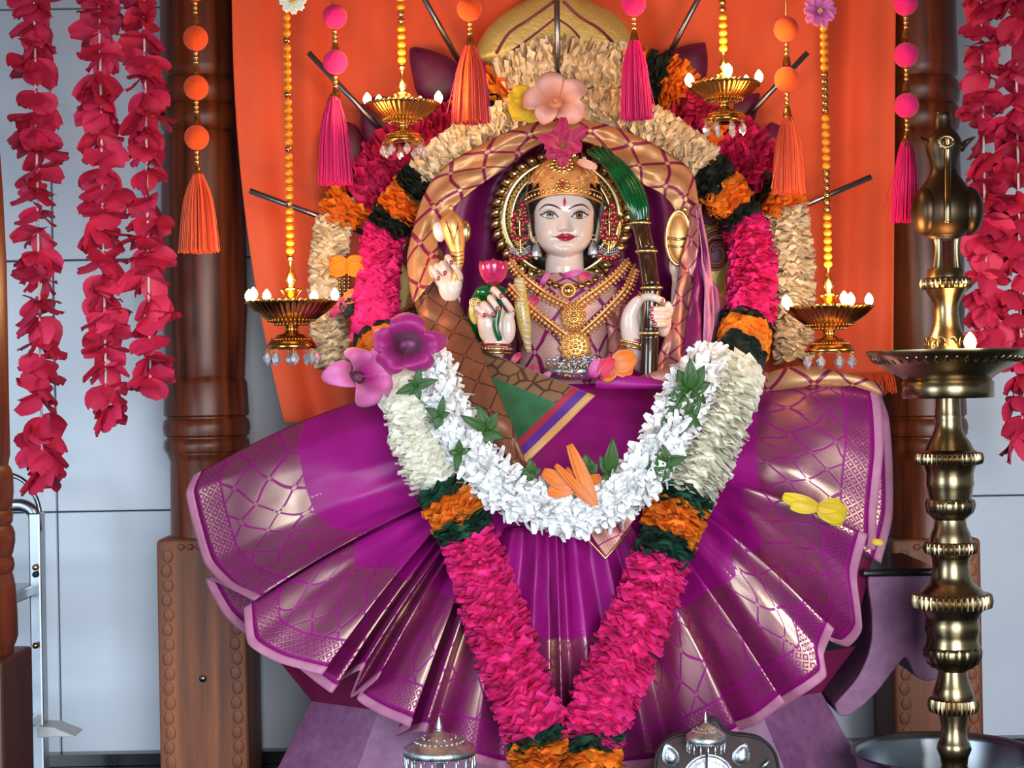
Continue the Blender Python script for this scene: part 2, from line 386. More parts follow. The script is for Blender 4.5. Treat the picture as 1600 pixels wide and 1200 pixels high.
M['leaf'] = island_mat('tulsi_leaf', (0.032, 0.095, 0.014), 0.5, 0.45)
def flower_mat(name, c_out, c_in, rough=0.5):
    t = NT(name); x = t.sep(t.coord('UV')); n = t.noise(t.coord(), 60, 3)
    c = t.mix(t.step(t.math('MULTIPLY_ADD', n, 0.25, t.math('SUBTRACT', x[1], 0.12)), 0.16, 0.62), c_in, c_out)
    t.col(c); t.par(rough=rough, sheen=0.2); t.bump(t.noise(t.mapping(t.coord('UV'), (40, 2, 1)), 1.0), 0.15, 0.002); return t.m
M['orchid'] = flower_mat('magenta_bloom', (0.38, 0.006, 0.17), (0.09, 0.001, 0.03))
M['pinkbloom'] = flower_mat('pink_bloom', (0.72, 0.16, 0.42), (0.52, 0.015, 0.26))
M['peach'] = flower_mat('peach_bloom', (0.88, 0.43, 0.34), (0.80, 0.30, 0.18))
M['magentaflower'] = flower_mat('crimson_magenta_bloom', (0.50, 0.006, 0.10), (0.62, 0.10, 0.10))
M['orangeflower'] = flower_mat('orange_bloom', (0.82, 0.20, 0.02), (0.80, 0.26, 0.09))
M['yellowflower'] = flower_mat('yellow_bloom', (0.78, 0.56, 0.02), (0.70, 0.45, 0.02))
M['bead_yellow'] = simple('yellow_bead', (0.78, 0.25, 0.008), 0.25, 0.12, 100, coat=0.3)
M['pom_orange'] = simple('orange_felt', (0.88, 0.085, 0.008), 0.95, 0.12, 300, 0.5, 700, 0.001, sheen=0.15)
M['pom_pink'] = simple('pink_felt', (0.78, 0.008, 0.17), 0.95, 0.12, 300, 0.5, 700, 0.001, sheen=0.15)
M['thread_orange'] = island_mat('orange_thread', (0.90, 0.10, 0.03), 0.45, 0.2)
M['thread_coral'] = island_mat('coral_thread', (0.88, 0.085, 0.035), 0.45, 0.25, (0.90, 0.13, 0.03))
M['thread_pink'] = island_mat('pink_thread', (0.72, 0.008, 0.16), 0.45, 0.25)
def crystal():
    t = NT('clear_crystal'); t.col((0.95, 0.97, 1.0)); t.par(rough=0.02, trans=0.75, ior=1.6)
    n = t.noise(t.coord(), 30); t.par(rough=t.math('MULTIPLY', n, 0.06)); return t.m
M['crystal'] = crystal()
def flame():
    t = NT('oil_flame'); z = t.sep(t.coord('Generated'))[2]
    c = t.ramp(z, [(0.0, (1.0, 0.42, 0.10)), (0.5, (1.0, 0.72, 0.36)), (1.0, (1.0, 0.62, 0.25))]); t.col((0, 0, 0))
    t.set(t.b.inputs['Emission Color'], c); t.par(emis=20.0); return t.m
M['flame'] = flame()
M['wick'] = simple('charred_wick', (0.02, 0.015, 0.012), 0.9)
M['rubber'] = simple('black_rubber', (0.015, 0.015, 0.017), 0.6)
M['plastic'] = simple('milky_plastic', (0.60, 0.62, 0.62), 0.35)
# ------------------------------------------------------------------ the room
WY = 0.62
mb = MB(); mb.box((0, WY + 0.05, 1.0), (7.0, 0.08, 2.4)); wall = tag(mb.build('wall_back', M['grout'], smooth=False), kind='structure')
tw, th, gap = 0.985, 0.4853, 0.003
x0 = P(88, 600, WY).x
tile_me = None
for j in range(4):
    for i in range(-3, 4):
        c = (x0 + (i + 0.5)*tw, WY, (j + 0.5)*th)
        if tile_me is None:
            b = MB(); b.box((0, 0, 0), (tw - gap, 0.02, th - gap)); o = b.build('tile', M['tile'], wall, smooth=False, loc=c); bev(o, 0.0015, 1); tile_me = o.data; first = o
        else:
            o = link('tile', tile_me, wall, c); bev(o, 0.0015, 1)
mb = MB(); mb.box((0, -1.6, -0.05), (7.0, 5.2, 0.1)); tag(mb.build('floor', M['granite'], smooth=False), kind='structure')
mb = MB(); mb.box((0, -0.41, 1.83), (7.0, 2.18, 0.1)); tag(mb.build('ceiling', M['plaster'], smooth=False), kind='structure')
mb = MB(); mb.box((0, 0.595, 0.012), (6.9, 0.03, 0.022)); tag(mb.build('baseboard_back', M['granite'], smooth=False), kind='structure')
mb = MB(); mb.box((0, -1.46, 1.48), (7.0, 0.09, 0.60)); tag(mb.build('light_blocker_1', M['wood_plain'], smooth=False), kind='structure')  # unseen board, added to block doorway light so the upper wall darkens
# ------------------------------------------------------------------ turned wooden pillars
def vz(px, py, Y): return P(px, py, Y).z
def pillar(px, Y, label, screw):
    c = P(px, 500, Y); s = S(Y); t = thing('wooden_pillar', label, 'pillar', (c.x, Y, 0))
    pr = [(837, 58), (720, 57), (712, 60), (708, 62), (706, 62), (704, 65), (697, 67), (688, 66), (684, 62), (682, 62), (679, 66), (667, 68), (657, 66), (653, 62), (651, 62), (648, 66), (640, 66), (600, 64), (594, 62), (590, 60), (587, 61), (560, 62), (480, 66), (400, 66), (300, 64), (235, 62), (214, 61), (208, 57), (204, 61), (190, 64), (172, 63), (166, 58), (161, 62), (145, 65), (132, 63), (125, 57), (118, 61), (108, 62), (60, 61), (-60, 60), (-120, 60), (-130, 70), (-200, 72)]
    prof = [(hw*s, vz(px, py, Y)) for py, hw in pr if vz(px, py, Y) < 1.775] ; prof.append((prof[-1][0], 1.779))
    m = MB(); m.lathe((c.x, Y, 0), prof, 40); autosm(m.build('turned_shaft', M['wood'], t), 0.7)
    zt = vz(px, 836, Y); hw = 68*s
    m = MB(); m.box((c.x, Y, zt/2), (2*hw, 2*hw, zt)); base = bev(m.build('square_base', M['wood_base'], t, smooth=False), 0.008, 3)
    m = MB()
    for sx in (-1, 1):
        for k in range(16):
            z = zt - 0.03 - k*0.0265
            if z < 0.01: break
            m.ball((c.x + sx*(hw - 0.021 + 0.003*(k % 2)), Y - hw - 0.0002, z), (0.0095, 0.0016, 0.0122), 10, 6)
    for k in range(6): m.ball((c.x - hw + 0.045 + k*0.0165, Y - hw, zt - 0.014), (0.0075, 0.003, 0.006), 10, 6)
    m.build('carved_border', M['wood_base'], base)
    if screw:
        p = P(317, 1060, Y - hw); m = MB(); m.tube([(p.x, Y - hw + 0.002, p.z), (p.x, Y - hw - 0.003, p.z)], 0.0065, 16); m.box((p.x, Y - hw - 0.0035, p.z), (0.008, 0.001, 0.0012), Matrix.Rotation(0.8, 3, 'Y')); m.build('screw', M['steel'], base)
    return t
pillar(320, 0.47, 'dark turned wooden pillar left of the goddess, silver screw in its square base', True)
pillar(1440, 0.47, 'dark turned wooden pillar right of the goddess, behind the tall brass lamp', False)
# nearer pillar cut by the left edge
Y = -0.42; px = -54; s = S(Y); c = P(px, 900, Y)
t = thing('wooden_pillar', 'reddish brown turned pillar cut off by the left edge of the photo', 'pillar', (c.x, Y, 0))
pr = [(1030, 92), (1012, 96), (1006, 104), (996, 112), (960, 110), (920, 105), (902, 97), (897, 92), (893, 99), (885, 103), (876, 99), (871, 92), (866, 98), (850, 106), (835, 106), (826, 98), (822, 90), (817, 98), (808, 100), (802, 95), (798, 88), (793, 98), (770, 104), (745, 103), (734, 96), (728, 78), (722, 88), (712, 93), (600, 92), (420, 92), (300, 83), (200, 70), (130, 60), (118, 66), (105, 72), (85, 66), (76, 60), (68, 68), (30, 70), (-60, 66), (-150, 66)]
m = MB(); m.lathe((c.x, Y, 0), [((70 + (hw - 92)*0.4 if hw > 80 else hw*0.76 + 8)*s, vz(px, py, Y)) for py, hw in pr] + [(58*s, 1.779)], 36); autosm(m.build('turned_shaft', M['wood'], t), 0.7)
zt = vz(px, 1022, Y); m = MB(); m.box((c.x, Y, zt/2), (160*s, 160*s, zt)); bev(m.build('square_base', M['wood_plain'], t, smooth=False), 0.006, 3)
# ------------------------------------------------------------------ folding step ladder
Y = 0.36; t = thing('step_ladder', 'folded stainless steel step ladder behind the pillar at the left edge', 'ladder', P(55, 1180, Y) * 1)
m = MB(); q = [P(-60, 742, Y), P(-20, 738, Y), P(10, 740, Y), P(38, 752, Y), P(56, 778, Y), P(64, 815, Y), P(66, 870, Y), P(67, 918, Y)]
m.tube(cat(q, 6), 0.0045, 10); m.tube([P(61, 905, Y - 0.005), P(70, 905, Y - 0.005)], 0.006, 8); m.build('handle_tube', M['steel'], t)
m = MB(); q = [P(-50, 790, Y - 0.03), P(10, 790, Y - 0.03), P(36, 790, Y - 0.03), P(52, 802, Y - 0.03), P(56, 830, Y - 0.03)]; m.tube(cat(q, 6), 0.011, 10, flat=0.6); m.build('top_hoop', M['steel'], t)
m = MB(); a, b = P(57, 800, Y - 0.02), P(59, 1235, Y - 0.02); a2 = Vector((a.x, a.y, a.z)); zb = 0.0
m.box(((a.x), Y - 0.02, (a.z + zb)/2), (0.021, 0.035, a.z - zb)); bev(m.build('side_rail', M['steel'], t, smooth=False), 0.003, 2)
xr = a.x
m = MB(); m.box((xr - 0.30, Y - 0.02, (a.z + zb)/2), (0.021, 0.035, a.z - zb)); bev(m.build('side_rail', M['steel'], t, smooth=False), 0.003, 2)
for py in (920, 1120):
    z = vz(40, py, Y); m = MB(); m.box((xr - 0.15, Y - 0.07, z), (0.29, 0.14, 0.022)); bev(m.build('step', M['steel'], t, smooth=False), 0.004, 2)
for py, mat in ((886, 'pale_gold'), (897, 'rubber'), (1008, 'bead_gold')):
    p = P(57, py, Y - 0.04); m = MB(); m.tube([p, p + Vector((0, -0.008, 0))], 0.0055, 12); m.build('bolt', M[mat], t)
m = MB(); p = P(58, 1142, Y - 0.03); q = P(116, 1150, Y - 0.03)
m.extrude_poly([P(58, 1135, Y - 0.05), P(84, 1137, Y - 0.05), P(118, 1151, Y - 0.05), P(58, 1153, Y - 0.05)], (0, 0.06, 0)); bev(m.build('foot_plate', M['plastic'], t, smooth=False), 0.002, 2)
# ------------------------------------------------------------------ orange curtain
CY = 0.34
def curtain():
    t = thing('curtain', 'bright orange cloth curtain hung behind the goddess with fringed lower hem', 'curtain', P(890, 650, CY))
    nx, ny = 220, 70; rows = []
    zt = 1.74
    for j in range(ny + 1):
        v = j / ny; row = []
        py = lerp(-235, 660, v)
        k = max(0.0, (py - 0)/650)
        L = lerp(352, 362, min(1, (py + 235)/235)) if py < 0 else 362 + 8*k + 72*k**2.2
        R = 1400 - 4*k
        for i in range(nx + 1):
            u = i / nx; px = lerp(L, R, u)
            f = 0.011*math.sin(u*PI*2*5.5 + 0.6*math.sin(v*2.2)) + 0.006*math.sin(u*PI*2*13 + 1.3 + v*1.5) + 0.014*math.sin(u*PI*2*2.2 + 0.7 - v)
            w = 0.45 + 0.55*max(0, 1 - abs(u - 0.08)/0.12) + 0.7*max(0, 1 - abs(u - 0.93)/0.14)
            sag = 0.010*math.sin(v*9 + u*14)*math.exp(-((u - 0.1)/0.2)**2) + 0.006*math.sin(v*16 - u*22)
            row.append(P(px, py if u < 0.8 else lerp(py, lerp(-235, 588, v), smooth01((u - .8)/.14)), CY + (1.7*f + sag)*w))
        rows.append(row)
    m = MB(); m.grid(rows); solid(m.build('cloth', M['curtain'], t), 0.002)
    # fringe at the lower right end
    m = MB(); r2 = random.Random(3)
    for k in range(260):
        u = r2.random(); px = lerp(1306, 1395, u); py = 583 + 3*math.sin(u*3); a = P(px, py, CY - 0.02 + 0.03*r2.random())
        L = 26 + 10*r2.random()
        q = [a, a + Vector((0.004*(r2.random() - .2), -0.010, -0.35*L*0.001)), a + Vector((0.008*(r2.random() - .2), -0.016, -L*0.001))]
        m.tube(q, 0.0011, 4, caps=False)
    fr = m.build('fringe', M['curtain'], t); fr['kind'] = 'stuff'
    m = MB(); m.tube([P(345, -238, CY), P(1412, -252, CY)], 0.009, 12); m.build('curtain_rod', M['steel'], t)
curtain()
# ------------------------------------------------------------------ hanging strings of crimson cloth flowers
def petal_rows(L, W, nu=6, nv=6, curl=0.3, cup=0.2, tip=1.0, wav=0.0, ph=0.0, root=0.25, point=False):
    """petal growing along +x from the origin, width along y, bending to -z"""
    rows = []; uvs = []
    for j in range(nv + 1):
        v = j/nv; a = v*curl; x = L*(math.sin(a)/curl if abs(curl) > 1e-3 else v); z = -L*((1 - math.cos(a))/curl if abs(curl) > 1e-3 else 0)
        w = W*(root*(1 - v) + math.sin(PI*min(1, v**0.8*0.86 + 0.02))**0.75*(1 - root*(1 - v)))*0.5 if tip else W*0.5
        if point: w = W*0.5*max(0.03, math.sin(PI*v**0.75)**0.9 if v < 1 else 0)
        row = []; ur = []
        for i in range(nu + 1):
            u = 2*i/nu - 1
            row.append(Vector((x, u*w, z + cup*w*u*u + wav*math.sin(u*5 + ph + v*4)*v))); ur.append((i/nu, v))
        rows.append(row); uvs.append(ur)
    return rows, uvs
def add_petal(mb, c, M3, **kw):
    rows, uvs = petal_rows(**kw); c = Vector(c)
    mb.grid([[c + M3 @ p for p in r] for r in rows], uvs=uvs)
red_meshes = []
def red_flower_mesh(seed):
    r = random.Random(seed); m = MB(); n = r.choice((4, 5, 5, 6))
    for k in range(n):
        a = 2*PI*k/n + r.uniform(-0.35, 0.35); dn = r.uniform(0.1, 1.0)
        Rm = Matrix.Rotation(a, 3, 'Z') @ Matrix.Rotation(dn, 3, 'Y') @ Matrix.Rotation(r.uniform(-0.7, 0.7), 3, 'X')
        add_petal(m, (0, 0, r.uniform(-0.006, 0.006)), Rm, L=r.uniform(0.042, 0.058), W=r.uniform(0.044, 0.064), nu=5, nv=5, curl=r.uniform(-0.5, 0.7), cup=r.uniform(-0.35, 0.4), wav=0.004, ph=r.random()*6, root=0.3)
    m.tube([(0, 0, 0.008), (0, 0, -0.006)], 0.0024, 6)
    o = m.build('flower', M['red_petal']); me = o.data; bpy.data.objects.remove(o); return me
red_meshes = [red_flower_mesh(40 + k) for k in range(9)]
def flower_string(x_top, y_bot, xb, Y, seed, label, step=30):
    r = random.Random(seed); bot = P(xb, y_bot - 28, Y); t = thing('flower_string', label, 'flower garland', bot, 'strings of crimson cloth flowers')
    top = Vector((bot.x, Y, 1.775)); m = MB(); m.tube([top, bot], 0.0022, 6); m.build('cord', M['cord'], t)
    s = S(Y); z = bot.z; skip = r.randint(9, 13); k = 0
    while z < 1.50:
        o = link('flower', red_meshes[r.randrange(len(red_meshes))], t, (bot.x + r.uniform(-.003, .003), Y, z))
        o.rotation_euler = (r.uniform(-.35, .35), r.uniform(-.35, .35), r.uniform(0, 6.28)); q = r.uniform(0.84, 1.06); o.scale = (q, q, q)
        k += 1; z += step*s*r.uniform(0.82, 1.18)
        if k % skip == 0: z += step*s*0.5
flower_string(60, 758, 66, 0.24, 1, 'crimson cloth flower string hanging lowest, nearest the left edge')
flower_string(160, 665, 166, 0.24, 2, 'crimson cloth flower string in the middle of the left three')
flower_string(232, 618, 235, 0.24, 3, 'crimson cloth flower string beside the left wooden pillar, shortest of the left three')
flower_string(1535, 545, 1542, 0.24, 4, 'crimson cloth flower string just right of the brass bird lamp')
flower_string(1590, 705, 1598, 0.22, 5, 'crimson cloth flower string cut by the right edge of the photo')
# ------------------------------------------------------------------ carved halo board behind the idol
HY = 0.27
def halo():
    t = thing('halo_board', 'carved purple and gold lotus halo board behind the goddess', 'halo', P(880, 700, HY))
    cx, cy = 878, 440
    def petal(pts, mat, Y, bulge=0.012, name='petal', th=0.02):
        c = sum((Vector((a, b)) for a, b in pts), Vector((0, 0)))/len(pts)
        q = cat([Vector((*p, 0)) for p in pts] + [Vector((*pts[0], 0))], 5)[:-1]; n = len(q); m = MB()
        rings = []
        for k, f in enumerate((1.0, 1.0, 0.93, 0.75, 0.45, 0.1)):
            yo = (th, 0.002, -bulge*0.35, -bulge*0.75, -bulge*0.95, -bulge)[k]
            rings.append([P(c.x + (p.x - c.x)*f, c.y + (p.y - c.y)*f, Y + yo) for p in q])
        m.grid(rings, closed_u=True); m.f.append(tuple(range(5*n, 6*n))); m.mi.append(0); m.f.append(tuple(range(n))[::-1]); m.mi.append(0)
        return m.build(name, mat, t)
    # back disc
    m = MB(); pts = []
    for k in range(64):
        a = 2*PI*k/64; pts.append(P(cx + 262*math.cos(a), cy - 300*math.sin(a) + 20, HY + 0.02))
    m.extrude_poly(pts[::-1], (0, 0.02, 0)); m.build('back_board', M['purple_paint'], t, smooth=False)
    # gold crest petal at the top
    petal([(742, 92), (750, 62), (775, 30), (815, 4), (868, -22), (925, 2), (965, 24), (986, 50), (988, 76), (930, 96), (870, 100), (800, 110)], M['gold_leafpaint'], HY - 0.012, 0.02, 'crest_petal')
    # engraved maroon lines on the crest
    m = MB()
    for q in ([(775, 84), (795, 52), (830, 28), (866, 2)], [(800, 80), (830, 58), (866, 30)], [(872, 30), (892, 44), (910, 64)], [(880, 2), (905, 26), (935, 44), (958, 66)]):
        m.tube(cat([P(a, b, HY - 0.031) for a, b in q], 5), 0.0022, 6)
    m.build('engraved_line', M['maroon_paint'], t)
    petal([(640, 92), (643, 74), (672, 78), (705, 92), (722, 115), (720, 150), (690, 165), (655, 150), (645, 120)], M['purple_paint'], HY - 0.005, 0.018)
    petal([(1102, 66), (1106, 95), (1100, 128), (1070, 150), (1040, 140), (1028, 108), (1045, 82), (1075, 70)], M['purple_paint'], HY - 0.005, 0.018)
    petal([(562, 165), (590, 150), (622, 160), (640, 195), (625, 235), (590, 240), (568, 215)], M['purple_paint'], HY - 0.003, 0.015)
    petal([(1188, 145), (1180, 185), (1165, 205), (1140, 200), (1130, 170), (1150, 150)], M['purple_paint'], HY - 0.003, 0.015)
    petal([(505, 205), (525, 190), (560, 200), (575, 260), (560, 310), (520, 300), (500, 260)], M['purple_paint'], HY + 0.004, 0.012)
    petal([(1205, 190), (1225, 205), (1228, 260), (1205, 300), (1180, 280), (1180, 220)], M['purple_paint'], HY + 0.004, 0.012)
    # gold outer rim
    m = MB(); q = []
    for k in range(41):
        a = math.radians(200 - 220*k/40); q.append(P(cx + 250*math.cos(a)*0.97, cy - 322*math.sin(a)*0.99, HY - 0.002))
    m.tube(q, 0.017, 10, flat=0.6); m.build('gold_rim', M['gold_leafpaint'], t)
    # side scrolls: spiral + tail, gold with maroon outline
    def scroll(fx, cx2, cy2, R, Y):
        pts = []
        for k in range(46):
            a = k/45*PI*3.1; r = R*(1 - 0.8*k/45); pts.append(P(cx2 + fx*r*math.cos(a - 0.4), cy2 - r*math.sin(a - 0.4)*1.1, Y))
        m = MB(); m.tube(pts, lambda u: S(Y)*R*0.24*(1 - 0.4*u), 10, flat=0.8); m.build('scroll', M['gold_leafpaint'], t)
        m = MB(); m.tube([p + Vector((0, -0.006, 0)) for p in pts], lambda u: 0.0035, 6); m.build('scroll_line', M['maroon_paint'], t)
        m = MB(); m.ball(P(cx2, cy2, Y + .006), (R*S(Y)*0.62, 0.006, R*S(Y)*0.66), 20, 10); m.build('scroll_boss', M['purple_paint'], t)
    scroll(-1, 648, 400, 34, 0.205); scroll(-1, 655, 515, 36, 0.205)
    scroll(1, 1120, 395, 34, 0.205); scroll(1, 1112, 330, 30, 0.21)
    for q in ([(632, 375), (655, 366), (680, 380), (682, 430), (665, 470), (640, 500), (634, 470), (650, 440), (640, 400)], [(1100, 340), (1125, 330), (1142, 360), (1138, 420), (1120, 470), (1096, 500), (1090, 420)]):
        petal(q, M['gold_leafpaint'], 0.225, 0.012, 'leaf_scroll', 0.02)
    # steel rods radiating from the board
    for (ax, ay, Ya), (bx, by, Yb) in [((390, 298, .20), (612, 380, .26)), ((482, 82, .20), (640, 250, .26)), ((664, 0, .20), (736, 130, .26)), ((869, -60, .16), (872, 128, .165)), ((1090, 0, .20), (1022, 130, .26)), ((1262, 82, .20), (1130, 222, .26)), ((1362, 276, .20), (1170, 358, .26))]:
        a, b = P(ax, ay, Ya), P(bx, by, Yb)
        if ay <= 0 and ax != 869: a = a + (a - b)*0.35
        m = MB(); m.tube([a, b], 0.0048, 12); m.build('rod', M['rod'], t)
halo()
# ------------------------------------------------------------------ cloth-petal garlands
def ruffle(mb, path, rfun, step, per, mat_i=0, seed=0, lean=0.35, depth=0.75, pw=0.013, fold=0.35, start=0.25, span=2.2, s0=0, s1=1, twist=0.38):
    """petals of folded cloth round a path; front direction is -Y"""
    r = random.Random(seed); pts = resample(path, step); n = len(pts)
    for i, p in enumerate(pts):
        t = (pts[min(i+1, n-1)] - pts[max(i-1, 0)]).normalized(); fr = Vector((0, -1, 0)); fr = (fr - t*fr.dot(t)).normalized(); sd = t.cross(fr)
        R = rfun(i/max(1, n-1))
        for k in range(per):
            ph = (-span + 2*span*(k + r.uniform(0.1, 0.9))/per)
            nrm = sd*math.sin(ph) + fr*(math.cos(ph)*depth)
            tang = (sd*math.cos(ph) - fr*math.sin(ph)).normalized()
            nl = nrm.length; nd = nrm/nl
            ln = lean*r.uniform(0.3, 1.4)
            d = (nd + t*ln).normalized(); tw = r.uniform(-twist, twist)
            w = (tang*math.cos(tw) + t*math.sin(tw)); w = (w - d*w.dot(d)).normalized(); up = d.cross(w)
            L = R*nl*r.uniform(0.86, 1.08); W = pw*r.uniform(0.75, 1.3); b0 = p + d*(L*start)
            f = fold*W*r.choice((-1, 1)); q = r.uniform(-.2, .2)
            c0 = p + d*L
            vs = [b0 - w*(W*0.28), b0 + up*(f*0.6), b0 + w*(W*0.28),
                  p + d*(L*0.72) - w*(W*0.48), p + d*(L*0.72) + up*f, p + d*(L*0.72) + w*(W*0.48),
                  c0 - w*(W*0.5) - up*(W*q), c0 + up*(f*0.7) + d*(W*0.12), c0 + w*(W*0.5) + up*(W*q)]
            mb.add(vs, [(0, 1, 4, 3), (1, 2, 5, 4), (3, 4, 7, 6), (4, 5, 8, 7)], None, mat_i)
def garland(name, label, secs, path_px, base, r_px, step=0.0085, per=13, seed=1, group=None, pw=0.013, closed=False, lean=0.35, depth=0.75):
    """path_px: list of (px, py, Y, r_px); secs: list of (end fraction, material, part name)"""
    pts4 = [(*P(a, b, y), rr*S(y)) for a, b, y, rr in path_px]
    fine = []; 
    for i in range(len(pts4) - 1):
        g = lambda j: pts4[max(0, min(len(pts4) - 1, j))]
        for k in range(12):
            tt = k/12; o = []
            for c in range(4):
                p0, p1, p2, p3 = g(i-1)[c], g(i)[c], g(i+1)[c], g(i+2)[c]
                o.append(0.5*(2*p1 + (p2 - p0)*tt + (2*p0 - 5*p1 + 4*p2 - p3)*tt*tt + (3*p1 - p0 - 3*p2 + p3)*tt**3))
            fine.append(o)
    fine.append(list(pts4[-1]))
    cum = [0.0]
    for a, b in zip(fine, fine[1:]): cum.append(cum[-1] + (Vector(a[:3]) - Vector(b[:3])).length)
    L = cum[-1]
    t = thing(name, label, 'garland', base, group)
    m = MB(); m.tube([Vector(f[:3]) for f in fine], lambda u: fine[int(u*(len(fine) - 1))][3]*0.10, 6); m.build('cord', M['cord'], t)
    lo = 0.0
    for q, (hi, mat, nm) in enumerate(secs):
        idx = [i for i, c in enumerate(cum) if lo*L - 1e-6 <= c <= hi*L + 1e-6]
        pp = [Vector(fine[i][:3]) for i in idx]; rr = [fine[i][3] for i in idx]
        if len(pp) > 1:
            mb = MB(); ruffle(mb, pp, lambda u: rr[min(len(rr)-1, int(u*(len(rr)-1) + .5))]*(1.12 if mat == 'ivory' else 1.0), step*(0.8 if mat == 'ivory' else 1), per + (6 if mat == 'ivory' else 0), 0, seed*31 + q, pw=pw*(0.72 if mat == 'ivory' else 1), lean=0.5 if mat == 'ivory' else lean, depth=depth, twist=0.2 if mat == 'ivory' else 0.38, fold=0.16 if mat == 'ivory' else 0.35)
            mb.tube(pp, [q_*0.48 for q_ in rr], 8)
            o = mb.build(nm, M[mat], t); o['kind'] = 'stuff'
        lo = hi
    return t, L
# helper: express section ends by pixel index instead of fraction
def secs_from(path, marks):
    """marks: (path index (float), material, name) -> fractions of length"""
    pts = [P(a, b, y) for a, b, y, r in path]; cum = [0]
    for a, b in zip(pts, pts[1:]): cum.append(cum[-1] + (a - b).length)
    out = []
    for idx, mat, nm in marks:
        i = min(int(idx), len(cum) - 2); out.append(((cum[i] + (cum[i+1] - cum[i])*(idx - i))/cum[-1], mat, nm))
    return out
CR, OR, BK, MG, PK, IV, DG = ('cream', 'cream_petals'), ('orange', 'orange_petals'), ('blackgreen', 'dark_leaf_petals'), ('magenta', 'magenta_petals'), ('pink', 'pink_petals'), ('ivory', 'ivory_petals'), ('darkgreen', 'green_petals')
gy = 0.20
outer = [(522, 572, gy, 30), (512, 500, gy, 30), (512, 430, gy, 30), (520, 360, gy, 30), (545, 318, gy, 40), (585, 285, gy, 52), (625, 245, gy, 56), (670, 225, gy, 55), (715, 205, gy, 48), (755, 172, gy, 46), (800, 128, gy, 46), (868, 105, gy, 48), (935, 112, gy, 48), (985, 115, gy, 46), (1045, 130, gy, 44), (1090, 178, gy, 44), (1130, 215, gy, 48), (1170, 245, gy, 48), (1205, 285, gy, 42), (1228, 325, gy, 34), (1238, 380, gy, 33), (1242, 460, gy, 33), (1240, 560, gy, 31)]
garland('flower_garland', 'outer cloth flower garland framing the halo, cream ends hanging at both sides', secs_from(outer, [(3.2, *CR), (4.2, *OR), (8.0, *MG), (8.7, *OR), (9.3, *BK), (9.7, *OR), (12.6, *CR), (13.2, *OR), (13.7, *BK), (14.4, *OR), (15.4, *MG), (16.0, *OR), (17.6, *MG), (18.2, *BK), (19.0, *OR), (22, *CR)]), outer, P(880, 560, gy), 30, 0.0095, 13, 3, pw=0.020)
# small decorative tie on the left cream end: orange bow, dark leaves, bead drop
iy = 0.10
big = [(884, 178, iy, 30), (820, 182, iy, 31), (760, 202, iy, 31), (700, 242, iy, 33), (655, 288, iy, 35), (622, 330, iy + .02, 36), (598, 375, iy + .03, 34), (592, 430, iy + .03, 34), (588, 500, iy, 37), (594, 545, iy - .06, 40), (622, 590, -0.10, 38), (645, 630, -0.16, 44), (662, 690, -0.185, 47), (694, 765, -0.205, 47), (715, 805, -0.215, 47), (735, 850, -0.222, 47), (765, 940, -0.235, 50), (795, 1030, -0.245, 52), (832, 1130, -0.255, 52), (842, 1160, -0.258, 50), (848, 1215, -0.262, 52)]
big_r = [(884, 178, iy, 30), (950, 170, iy, 31), (1010, 192, iy, 31), (1060, 225, iy, 34), (1105, 266, iy, 35), (1138, 312, iy + .02, 36), (1162, 350, iy + .03, 36), (1176, 400, iy + .03, 38), (1174, 470, iy, 40), (1165, 520, iy - .06, 40), (1155, 565, -0.10, 40), (1134, 630, -0.16, 46), (1104, 700, -0.185, 48), (1076, 765, -0.205, 46), (1056, 810, -0.215, 48), (1034, 870, -0.222, 48), (1005, 950, -0.232, 52), (970, 1040, -0.242, 54), (930, 1130, -0.252, 54), (926, 1160, -0.256, 50), (926, 1215, -0.262, 52)]
mk = [(3.9, *CR), (4.35, *BK), (5.2, *OR), (5.7, *BK), (8.6, *PK), (8.9, *BK), (9.6, *OR), (10.1, *BK), (13.0, *IV), (13.4, *DG), (14.35, *OR), (14.85, *DG), (18.55, *PK), (19.15, *DG), (20, *OR)]
def split_secs(path, marks, cut):
    return secs_from(path, marks)
# one continuous loop: up the left branch, over the arch and down the right branch
loop = list(reversed(big)) + big_r[1:]
n0 = len(big) - 1
ml = [(n0 - i, m, n) for i, m, n in mk]
marks = []
mk_names = [(m, n) for _, m, n in mk]; ends = [0.0] + [e for e, _, _ in mk]
for k in range(len(mk) - 1, -1, -1): marks.append((n0 - ends[k], *mk_names[k]))
# merge the two cream halves at the crown
marks = marks[:-1] + [(n0 + mk[0][0], *CR)] + [(n0 + e, m, n) for e, m, n in mk[1:]]
garland('flower_garland', 'long V shaped ivory and hot pink cloth garland hanging down the front', secs_from(loop, marks), loop, P(884, 1215, -0.26), 45, 0.0082, 13, 5, pw=0.021, lean=0.30, depth=0.75)
